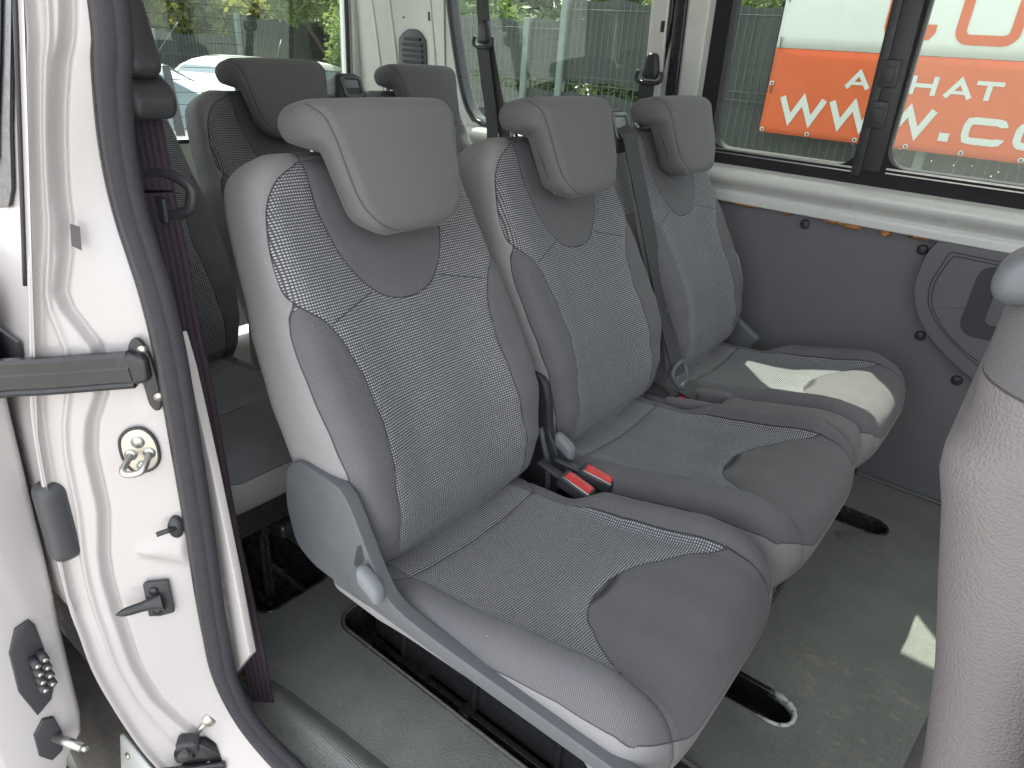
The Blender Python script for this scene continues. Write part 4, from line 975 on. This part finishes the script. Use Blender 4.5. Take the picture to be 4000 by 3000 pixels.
b5 = copy_tree(b4); b5.location = Vector(b4.location) + Vector((-.785, -.081, .015)); b5['label'] = 'belt dropping from the black outlet between the two rear bench headrests'
# buckles
def buckle(pos, deg, tilt, label, s=1.0):
    t = thing('belt_buckle', label, 'buckle', pos, 'red buckles between the seats')
    V, F = round_box((-.030, -.016, -.012), (.034, .016, .012), .004, .01, 3); R = rotm('Z', deg) @ rotm('Y', tilt)
    npmesh('buckle_body', V @ R.T * s, F, BLACK, t)
    V, F = round_box((-.022, -.010, .0115), (.030, .010, .0145), .0012, .01, 2); npmesh('release_button', V @ R.T * s, F, RED, t)
    text('button_print', 'PRESS', .010, Matrix.Translation(tuple(R @ np.array((.004, 0, .0147)) * s)) @ Matrix(R.tolist()).to_4x4(), plain('dark_red_print', (.35, .015, .015), .4), t)
    V, F = joinVF([round_box((-.024, -.014, .0112), (.032, -.011, .0132), .0006, .05, 1)]); npmesh('buckle_trim', V @ R.T * s, F, STEEL, t)
    V, F = joinVF([round_box((-.014 + i * .005, .012, .0100), (-.012 + i * .005, .0155, .0128), .0004, .05, 1) for i in range(8)]); npmesh('buckle_rib', V @ R.T * s, F, GREYPL2, t)
    V, F = round_box((-.080, -.009, -.005), (-.028, .009, .003), .003, .02, 2); npmesh('buckle_stalk', V @ R.T * s, F, BLACK, t)
    return t
buckle((.520, .246, .512), 14, 14, 'red and black buckle nearer the two-person bench, ribbed top edge')
buckle((.505, .204, .508), 4, 16, 'red buckle pushed against the bolster of the nearest seat')
buckle((.492, yc - .008, .492), 4, 8, 'small red buckle sunk in the slot between the two joined cushions', .8)

# ------------------------------------------------------------ front seat (right edge of the picture)
fs = thing('front_seat', 'grey vinyl backed front seat at the right edge, seen from behind', 'seat', (1.2, .02, 0))
RX = [(.15, 1.10), (.5, 1.10), (.68, 1.075), (.78, 1.054), (.86, 1.033), (.92, 1.018), (.95, 1.008), (.968, 1.006), (.985, 1.012), (1.0, 1.013), (1.03, 1.010), (1.08, 1.009), (1.12, 1.012), (1.16, 1.005), (1.2, 1.03)]
V, F = round_box((0, -.20, .22), (.15, .235, 1.17), .045, (.02, .006, .006), 9)
z = V[:, 2]; bx = interp(z, RX); V[:, 0] = V[:, 0] + bx
V[:, 1] += .012 * np.sin((z - .9) * 9) * np.sign(V[:, 1])
eta = np.abs(V[:, 1] - .02) / .215
sdl = V[:, 0] - bx - (.085 + .03 * np.sin(z * 8))
V[:, 1] -= np.sign(V[:, 1] - .02) * .003 * np.exp(-(sdl / .005) ** 2) * (eta > .9)
def fsmat():
    k = NT('front_seat_cover'); ob = k.coord(); A = k.attr('sdA').outputs['Fac']; uv = k.n('ShaderNodeUVMap', uv_map='uv').outputs[0]
    f = k.step(A, -.0004, .0004); tw = twill_nodes(k, uv, .5); n = k.noise(ob, 6, 4)
    vc = k.mix(n, (.145, .131, .130), (.172, .155, .153)); tc = k.mix(tw, (.095, .088, .092), (.135, .127, .131))
    line = k.math('SUBTRACT', 1, k.step(k.math('ABSOLUTE', A), .0004, .0016))
    c = k.mix(k.math('MULTIPLY', line, .8), k.mix(f, vc, tc), (.02, .02, .02))
    k.set(color=c, rough=k.rng(f, 0, 1, .5, .9), spec=.35)
    g = k.math('SUBTRACT', 1, k.step(k.vor(ob, 400, rand=.75), .1, .7))
    hh = k.n('ShaderNodeMix', data_type='FLOAT'); k.l(f, hh.inputs[0]); k.l(g, hh.inputs[2]); k.l(tw, hh.inputs[3]); k.bump(hh.outputs[0], .55, .0008); return k.m
A_ = np.where(z > .978 - .1 * (V[:, 0] - bx), z - .978 + .25 * (V[:, 0] - bx), -.5); A_ = (z - 1.030 + .1 * (V[:, 0] - bx)) 
bk = npmesh('backrest', V - (1.2, .02, 0), F, fsmat(), fs, True, dict(sdA=A_), np.stack([V[:, 1] + V[:, 0], z], 1))
V, F = round_box((1.01, -.15, 1.085), (1.09, .18, 1.30), .03, .02, 6); V[:, 0] += .0 + .12 * (V[:, 2] - 1.1)
npmesh('headrest', V - (1.2, .02, 0), F, VINYLF, fs)
V, F = round_box((1.22, -.17, .22), (1.6, .235, .45), .04, .05, 5); npmesh('seat_cushion', V - (1.2, .02, 0), F, VINYLF, fs)
V, F = round_box((1.125, -.235, .60), (1.19, -.195, .86), .015, .05, 4); V[:, 0] -= .12 * (V[:, 2] - .72); npmesh('side_shield', V - (1.2, .02, 0), F, GREYPL, fs)
V, F = round_box((.998, -.205, 1.078), (1.05, -.15, 1.112), .016, .01, 6); V[:, 2] += .25 * (V[:, 0] - 1.01); npmesh('recline_knob', V - (1.2, .02, 0), F, GREYPL, fs)
rbox('seat_base', (-.08, -.18, FZ - .005), (.36, .18, .26), .02, BLACK, fs)

# ------------------------------------------------------------ outside
GZ = -.5
def groundmat():
    k = NT('gravel_ground'); v = k.coord(); n = k.noise(v, .6, 6, .6); g = k.vor(v, 30, out='Color')
    sx = k.n('ShaderNodeSeparateXYZ'); k.l(g, sx.inputs[0])
    c = k.mix(n, (.36, .35, .33), (.50, .49, .46)); c = k.mix(k.rng(sx.outputs[0], 0, 1, 0, .5), c, (.12, .12, .11))
    k.set(color=c, rough=.9); k.bump(k.vor(v, 30), .6, .01); return k.m
gr = npmesh('ground', [(-80, -80, GZ), (80, -80, GZ), (80, 80, GZ), (-80, 80, GZ)], [(0, 1, 2, 3)], groundmat()); tag(gr, kind='structure')
def netmat():
    k = NT('screen_netting'); v = k.coord(); sx = k.n('ShaderNodeSeparateXYZ'); k.l(v, sx.inputs[0])
    folds = k.noise(k.mapping(v, (3, 3, .6)), 2, 5, .7)
    c = k.mix(folds, (.010, .013, .013), (.036, .042, .038))
    ln = k.math('SINE', k.math('MULTIPLY', sx.outputs[2], 2 * PI / .03)); c = k.mix(k.rng(ln, -1, 1, 0, .2), c, (.05, .055, .052))
    k.set(color=c, rough=.75); 
    tr = k.n('ShaderNodeBsdfTransparent'); ms = k.n('ShaderNodeMixShader')
    hole = k.math('LESS_THAN', k.vor(v, 26), .085); ms.inputs[0].default_value = .0
    k.l(k.math('MULTIPLY', hole, .9), ms.inputs[0]); k.l(k.b.outputs[0], ms.inputs[1]); k.l(tr.outputs[0], ms.inputs[2]); k.l(ms.outputs[0], k.out.inputs[0])
    k.bump(folds, .6, .02); return k.m
NET = netmat(); WIRE = plain('fence_wire', (.05, .06, .058), .5, .1)
POST = plain('fence_post', (.09, .12, .11), .5, .1)
def fence_panel(x0, x1, top, label, slit=False, y=3.92):
    t = thing('fence_panel', label, 'fence', (x0, y, GZ), 'netting covered fence panels beyond the far windows')
    bars = [round_box((0, -.03, 0), (.05, .03, top - GZ + .02), .004, .5, 1)]
    V, F = joinVF(bars); npmesh('fence_post', V, F, POST, t)
    ws = []; n = int((x1 - x0) / .05)
    for i in range(1, n): ws.append(round_box((i * .05, -.006, .02), (i * .05 + .005, -.001, top - GZ), .002, 5, 1))
    for z in (.1, .55, 1.0, 1.05, 1.5, 1.55, top - GZ - .05): ws.append(round_box((0, -.010, z), (x1 - x0, -.005, z + .005), .002, 5, 1))
    V, F = joinVF(ws); npmesh('wire_mesh', V, F, WIRE, t)
    nx = int((x1 - x0) / .06); us = np.linspace(.02, x1 - x0, nx)
    def net(z0, z1):
        vs = np.linspace(z0, z1, 18); V = []
        for v in vs:
            for u in us: V.append((u, .012 + .012 * math.sin(u * 7 + v * 3) + .006 * math.sin(u * 23), v + (.015 * math.sin(u * 5) + .01 * math.sin(u * 17) if v == vs[-1] or v == vs[0] else 0)))
        F = [(j * nx + i, j * nx + i + 1, (j + 1) * nx + i + 1, (j + 1) * nx + i) for j in range(17) for i in range(nx - 1)]
        return V, F
    if slit: V, F = joinVF([net(.02, .93 - GZ), net(1.005 - GZ, top - GZ)])
    else: V, F = net(.02, top - GZ)
    o = npmesh('netting', V, F, NET, t); return t
fence_panel(-4.65, -2.52, 1.40, 'lower dark fence panel filling the left half of the middle window', True)
fence_panel(-2.52, -2.19, 1.40, 'narrow dark fence strip just before the fence steps up in the middle window', True)
fence_panel(-2.19, -1.42, 1.53, 'short taller fence panel stepping up at the right of the middle window', True)
fence_panel(-1.42, .31, 1.53, 'tall dark fence panel running behind the left end of the banner')
fence_panel(.31, 2.8, 1.53, 'dark fence panel hidden behind the lettered part of the banner')
# banner
bn = thing('banner', 'orange and white banner with large letters tied to the dark fence', 'banner', (-.566, 3.86, .845))
def bannermat(name, col):
    k = NT(name); v = k.coord(); n = k.noise(v, 2.2, 4, .6); c = k.mix(n, tuple(x * .93 for x in col), col)
    k.set(color=c, rough=.45, spec=.4)
    tl = k.n('ShaderNodeBsdfTranslucent'); k.l(c, tl.inputs[0]); ms = k.n('ShaderNodeMixShader'); ms.inputs[0].default_value = .35
    k.l(k.b.outputs[0], ms.inputs[1]); k.l(tl.outputs[0], ms.inputs[2]); k.l(ms.outputs[0], k.out.inputs[0])
    k.bump(k.noise(v, 3, 3), .4, .03); return k.m
BOR = bannermat('banner_orange', (.64, .125, .035)); BWH = bannermat('banner_white', (.62, .65, .62))
BX, BZ_ = -.566, .845
def bframe(d): return lambda u, v, w_: (u - BX, (3.80 - 3.86) + d + w_ + .006 * math.sin(u * 4 + v * 3), v - BZ_)
def bplate(name, x0, z0, x1, z1, mat, d=0):
    us = np.linspace(x0, x1, 60); vs = np.linspace(z0, z1, 12); f = bframe(d); V = [f(u, v, 0) for v in vs for u in us]
    n = 60; F = [(j * n + i, j * n + i + 1, (j + 1) * n + i + 1, (j + 1) * n + i) for j in range(11) for i in range(n - 1)]
    o = npmesh(name, V, F, mat, bn); md = o.modifiers.new('t', 'SOLIDIFY'); md.thickness = .0015; return o
bplate('banner_cloth', BX, BZ_, 2.5, 1.310, BOR); bplate('banner_cloth', BX, 1.312, 2.5, 2.05, BWH)
def stroke(path, wd, closed=False):
    P = [np.array(p, float) for p in path]; n = len(P); Lp, Rp = [], []
    for i in range(n):
        a = P[i - 1] if (closed or i > 0) else None; b = P[(i + 1) % n] if (closed or i < n - 1) else None
        d1 = (P[i] - a) if a is not None else (b - P[i]); d2 = (b - P[i]) if b is not None else d1
        d1 = d1 / np.linalg.norm(d1); d2 = d2 / np.linalg.norm(d2); n1 = np.array((-d1[1], d1[0])); n2 = np.array((-d2[1], d2[0])); mm = n1 + n2
        mm = mm / np.linalg.norm(mm); s_ = min(2.2, 1 / max(.35, mm @ n1)); Lp.append(P[i] + mm * wd / 2 * s_); Rp.append(P[i] - mm * wd / 2 * s_)
    V = Lp + Rp; F = [(i, (i + 1) % n, n + (i + 1) % n, n + i) for i in range(n if closed else n - 1)]
    return [tuple(v) for v in V], F
def letters(name, items, mat, d=-.004):
    vs, fs_ = [], []; o = 0
    for path, wd, closed in items:
        v, f = stroke(path, wd, closed); vs += v; fs_ += [tuple(i + o for i in q) for q in f]; o += len(v)
    f = bframe(d); V = [f(a, b, 0) for a, b in vs]; o_ = fixn(npmesh(name, V, fs_, mat, bn, False)); md = o_.modifiers.new('t', 'SOLIDIFY'); md.thickness = .001; return o_
def W(x, x1, z0=.918, z1=1.054):
    k_ = (x1 - x) / 5.2; return ([(x + .012, z1), (x + .075, z0 + .012), (x + .135, z1 - .008), (x + .195, z0 + .012), (x + .255, z1)], .034, False)
def Cc(x0, z0, x1, z1, w_, r=.03):
    h = w_ / 2; return ([(x1 - h, z1 - (z1 - z0) * .28), (x1 - h, z1 - h - r * .6), (x1 - h - r * .3, z1 - h - r * .15), (x1 - h - r, z1 - h), (x0 + h + r, z1 - h), (x0 + h + r * .3, z1 - h - r * .15), (x0 + h, z1 - h - r), (x0 + h, z0 + h + r), (x0 + h + r * .3, z0 + h + r * .15), (x0 + h + r, z0 + h), (x1 - h - r, z0 + h), (x1 - h - r * .3, z0 + h + r * .15), (x1 - h, z0 + h + r * .6), (x1 - h, z0 + (z1 - z0) * .28)], w_, False)
def Oo(x0, z0, x1, z1, w_, r=.03):
    h = w_ / 2; return ([tuple(p) for p in rrect(x0 + h, z0 + h, x1 - h, z1 - h, r, 4)], w_, True)
def Aa(x0, x1, z0=1.130, z1=1.218):
    m_ = (x0 + x1) / 2; return [([(x0 + .012, z0), (m_, z1 - .008), (x1 - .012, z0)], .024, False), ([(x0 + .035, z0 + .025), (x1 - .035, z0 + .025)], .016, False)]
it = [W(-.475, 0), W(-.188, 0), W(.100, 0), ([(.408, .930), (.456, .930)], .042, False), Cc(.507, .909, .703, 1.042, .034), Oo(.74, .909, .95, 1.040, .034),
      ([(.995, .909), (.995, 1.04)], .034, False), Cc(1.05, .909, 1.25, 1.04, .034)]
letters('banner_letters', it[:6], BWH)
it2 = Aa(-.135, .004) + [Cc(.03, 1.130, .160, 1.216, .022, .02)] + [([(.213, 1.124), (.213, 1.216)], .024, False), ([(.318, 1.124), (.318, 1.216)], .024, False), ([(.213, 1.170), (.318, 1.170)], .020, False)]
it2 += Aa(.365, .503, 1.124, 1.214) + [([(.505, 1.202), (.627, 1.202)], .020, False), ([(.566, 1.122), (.566, 1.20)], .024, False)]
letters('banner_letters', it2, BWH)
letters('banner_letters', [Cc(-.005, 1.378, .245, 1.66, .045, .04), Oo(.335, 1.370, .62, 1.66, .048, .045), Cc(.68, 1.37, .95, 1.66, .048, .045)], BOR)
ey = []
for u in np.arange(-.545, 2.4, .27): ey.append((u, .862))
for v in (1.12, 1.36, 1.60): ey.append((BX + .02, v))
for k_, (u, v) in enumerate(ey):
    q = [bframe(-.004)(u + .010 * math.cos(a), v + .010 * math.sin(a), 0) for a in np.linspace(0, 2 * PI, 12, endpoint=False)]
    e_ = tube('eyelet', q, .004, STEEL, bn, (0, 1, 0), 6, closed=True)
    f = bframe(-.006); tube('tie', [f(u, v, 0), f(u + .004, v - .05, 0), f(u - .004, v - .06, .03)], .003, BLACK, e_, (0, 1, 0), 6)

# rear fence, cars, bushes
def pt_on(x, y, z): return (x, y, z)
def rear_fence(x, y0, y1, top, label, name='fence_panel'):
    t = thing(name, label, 'fence', (x, y0, GZ), 'dark netting fence behind the van', 0)
    n = int((y1 - y0) / .08); us = np.linspace(0, y1 - y0, n); vs = np.linspace(0, top - GZ, 20)
    V = [(.03 * math.sin(u * 6) + .02 * math.sin(u * 15 + v * 2), u, v + (.02 * math.sin(u * 9) if v == vs[-1] else 0)) for v in vs for u in us]
    F = [(j * n + i, j * n + i + 1, (j + 1) * n + i + 1, (j + 1) * n + i) for j in range(19) for i in range(n - 1)]
    npmesh('netting', V, F, NET, t)
    V, F = joinVF([round_box((.05, u, 0), (.11, u + .06, top - GZ + .03), .004, 3, 1) for u in np.arange(0, y1 - y0, 2.5)]); npmesh('fence_post', V, F, POST, t)
    V, F = joinVF([round_box((.04, u, 0), (.045, u + .006, top - GZ), .002, 3, 1) for u in np.arange(0, y1 - y0, .05)]); npmesh('wire_mesh', V, F, WIRE, t)
rear_fence(-9, 4.25, 5.5, 1.10, 'short low stretch of dark netting fence above the white car')
rear_fence(-9, 5.5, 9.5, 1.37, 'tall dark netting fence seen through the rear window')
def car(name, loc, rz, L, Wd, H, prof_roof, paint, label):
    t = thing(name, label, 'car', loc, None, rz)
    # prof_roof: greenhouse profile (x,z) points from windscreen base over roof to tailgate base
    belt = prof_roof[0][1]
    V = []; F = []
    ys = [-1, -.96, -.80, -.3, 0, .3, .80, .96, 1]
    body = [(-L / 2, .35), (-L / 2 + .02, .62), (-L / 2 + .10, belt - .12), (prof_roof[0][0] - .02, belt)] + prof_roof + [(prof_roof[-1][0] + .02, belt - .01), (L / 2 - .05, belt - .18), (L / 2, .55), (L / 2, .3), (-L / 2, .3)]
    sp = smoothpath([np.array((a, b, 0)) for a, b in body], 3, True)[:, :2]
    m = len(sp); hw = Wd / 2
    rows = []
    for yy in ys:
        for a, b in sp:
            up = np.clip((b - belt) / (H - belt), 0, 1); tumble = 1 - .20 * up
            sh = 1 - (.06 if abs(yy) == 1 else .02 if abs(yy) == .96 else 0)
            V.append((a * (1 if abs(yy) < .9 else .985), yy * hw * tumble, .3 + (b - .3) * (sh if up > 0 or b > .8 else 1)))
    for j in range(len(ys) - 1):
        for i in range(m): F.append((j * m + i, j * m + (i + 1) % m, (j + 1) * m + (i + 1) % m, (j + 1) * m + i))
    F.append(tuple(range(m))); F.append(tuple((len(ys) - 1) * m + i for i in range(m))[::-1])
    body_o = autosmooth(fixn(npmesh('body', V, F, paint, t)), 40)
    # side glass
    g = [(a * .90, belt + .03 + (b - belt) * .80) for a, b in prof_roof]
    xs_ = [p[0] for p in g]
    for sgn in (-1, 1):
        def GF(u, v, w_, sgn=sgn):
            up = np.clip((v - belt) / (H - belt), 0, 1); return (u, sgn * (hw * (1 - .20 * up) + w_), v)
        w_o = prism('side_window', [tuple(p) for p in g], GF, -.03, .006, CARGLASS, t, bevel=.003)
        for px in (min(xs_) * .25 + max(xs_) * .75, min(xs_) * .6 + max(xs_) * .4): prism('door_pillar', [(px - .03, belt + .02), (px + .03, belt + .02), (px + .02, belt + (H - belt) * .85), (px - .03, belt + (H - belt) * .85)], GF, .006, .012, BLACK, w_o)
    # screens
    for (p, q) in ((prof_roof[0], prof_roof[1]), (prof_roof[-1], prof_roof[-2])):
        p, q = np.array(p), np.array(q); a = p + (q - p) * .08; b = p + (q - p) * .95; nn = np.array((-(q - p)[1], (q - p)[0])); nn /= np.linalg.norm(nn); 
        if nn[1] < 0: nn = -nn
        off = nn * .012
        VV = [(a[0] + off[0], -hw * .88, a[1] + off[1]), (a[0] + off[0], hw * .88, a[1] + off[1]), (b[0] + off[0], hw * .72, b[1] + off[1]), (b[0] + off[0], -hw * .72, b[1] + off[1])]
        VV += [(v[0] - off[0] * 2, v[1], v[2] - off[1] * 2) for v in VV]
        fixn(npmesh('screen', VV, [(0, 1, 2, 3), (4, 5, 6, 7), (0, 1, 5, 4), (1, 2, 6, 5), (2, 3, 7, 6), (3, 0, 4, 7)], CARGLASS, t, False))
    for x in (-L * .31, L * .31):
        for sgn in (-1, 1):
            w_o = tube('wheel', [(x, sgn * (hw - .20), .32), (x, sgn * (hw - .0), .32)], .32, TYRE, t, (0, 0, 1), 28)
            tube('rim', [(x, sgn * (hw - .02), .32), (x, sgn * (hw + .006), .32)], .21, STEEL, w_o, (0, 0, 1), 24)
    tube('aerial', [(L * .12, 0, H - .01), (L * .16, 0, H + .20)], .004, BLACK, t, (0, 1, 0), 6)
    return t
k = NT('car_glass'); k.set(color=(.10, .14, .15), rough=.04, spec=.8, coat=.5); CARGLASS = k.m
CARW = plain('car_white', (.78, .78, .76), .25, .02, 2, coat=.6); CARS = plain('car_silver', (.66, .70, .67), .3, .03, 2, metal=.4, coat=.6)
car('parked_car', (-6.6, 4.25, GZ), math.radians(118), 4.2, 1.75, 1.42, [(-.95, .92), (-.35, 1.33), (.25, 1.42), (.95, 1.36), (1.55, 1.15), (1.72, .95)], CARS, 'silver hatchback with curved roof and thin aerial parked behind the van')
car('parked_car', (-4.9, 1.75, GZ), math.radians(75), 4.2, 1.78, 1.52, [(-1.6, .98), (-1.25, 1.42), (-.3, 1.52), (.35, 1.46), (1.1, 1.02)], CARW, 'white car with a bright sloping windscreen nearest the rear window')

def leafmat(name, c0, c1):
    k = NT(name); v = k.coord(); n = k.noise(v, 2.5, 3); c = k.mix(k.step(n, .35, .65), c0, c1)
    k.set(color=c, rough=.6)
    tl = k.n('ShaderNodeBsdfTranslucent'); k.l(c, tl.inputs[0]); ms = k.n('ShaderNodeMixShader'); ms.inputs[0].default_value = .5
    k.l(k.b.outputs[0], ms.inputs[1]); k.l(tl.outputs[0], ms.inputs[2]); k.l(ms.outputs[0], k.out.inputs[0]); return k.m
LEAF = [leafmat('leaf_green', (.075, .13, .03), (.17, .24, .05)), leafmat('leaf_yellow', (.15, .19, .04), (.30, .30, .07)), leafmat('leaf_deep', (.06, .11, .03), (.13, .20, .05))]
BARK = plain('bark', (.10, .075, .05), .9, .3, 10, bump=1, bscale=30, bdist=.01)
def bush(loc, r, h, n, leaf, mat, label, name='bush', seed=0, rz=0):
    rg = np.random.default_rng(seed)
    t = thing(name, label, 'tree' if 'tree' in name else 'bush', loc, 'trees and bushes beyond the fences')
    nc = 34; cen = rg.normal(0, 1, (nc, 3)); cen /= np.linalg.norm(cen, axis=1, keepdims=True); cen *= rg.uniform(.35, 1.0, (nc, 1))
    cen = cen * (r, r, h * .42) + (0, 0, h * .55)
    rad = rg.uniform(.16, .34, nc) * r
    idx = rg.integers(0, nc, n); d = rg.normal(0, 1, (n, 3)); d /= np.linalg.norm(d, axis=1, keepdims=True)
    c = cen[idx] + d * (rad[idx] * rg.uniform(.55, 1.05, n))[:, None]; c[:, 2] = np.where(c[:, 2] < .75, .75 + rg.uniform(0, .5, n), c[:, 2])
    a = rg.normal(0, 1, (n, 3)); a /= np.linalg.norm(a, axis=1, keepdims=True); b = np.cross(a, rg.normal(0, 1, (n, 3))); b /= np.linalg.norm(b, axis=1, keepdims=True)
    s_ = (leaf * rg.uniform(.6, 1.3, n))[:, None]
    V = np.stack([c - a * s_, c - b * s_ * .5, c + a * s_, c + b * s_ * .5], 1).reshape(-1, 3); F = np.arange(4 * n).reshape(n, 4)
    npmesh('crown', V, F, mat, t, False)
    tr = []
    for i in range(9):
        q = cen[i]; p = [(0, 0, 0), (q[0] * .2, q[1] * .2, h * .25), (q[0] * .7, q[1] * .7, q[2] * .8), tuple(q)]
        Vv, Ff = sweepVF(smoothpath(p, 3), circ(.035, 6), (.3, .9, .1)); tr.append((Vv, Ff))
    V, F = joinVF(tr); npmesh('trunk', V, F, BARK, t)
    return t
# behind the rear fence
for i, (x, y, r, h, m_, lb) in enumerate([(-11.5, 4.6, 1.6, 3.4, 0, 'loose green bush left of the rear fence, behind the white car'), (-11.8, 6.6, 1.5, 3.9, 1, 'yellow green bush rising over the middle of the rear fence'),
        (-11.4, 8.6, 1.6, 3.6, 1, 'bright yellowish bush over the right end of the rear fence'), (-14.5, 5.2, 2.4, 5.5, 2, 'taller dark green tree standing behind the loose green bush'), (-15.5, 9.0, 2.8, 5.8, 0, 'tall mid green tree furthest right in the rear window'),
        (-11.8, 2.4, 1.6, 3.2, 0, 'green bush at the left end of the rear window view')]):
    bush((x, y, GZ), r, h, 24000, .058, LEAF[m_], lb, 'tree' if h > 5 else 'bush', 20 + i)
# beyond the side fence
for i, (x, y, r, h, m_, lb) in enumerate([(-6.6, 6.6, 1.3, 3.3, 0, 'green bush above the low fence at the left of the middle window'), (-4.4, 6.2, 1.5, 3.3, 2, 'fresh green tree above the fence in the centre of the middle window'),
        (-1.9, 6.2, 1.3, 3.2, 2, 'green bush above the fence left of the banner'), (-8.8, 7.5, 1.8, 3.8, 0, 'large green bush where the two fences nearly meet'), (-3.2, 9.0, 2.4, 5.4, 1, 'tall lighter tree behind the fresh green one')]):
    bush((x, y, GZ), r, h, 20000, .052, LEAF[m_], lb, 'tree' if h > 5 or i == 1 else 'bush', 50 + i)
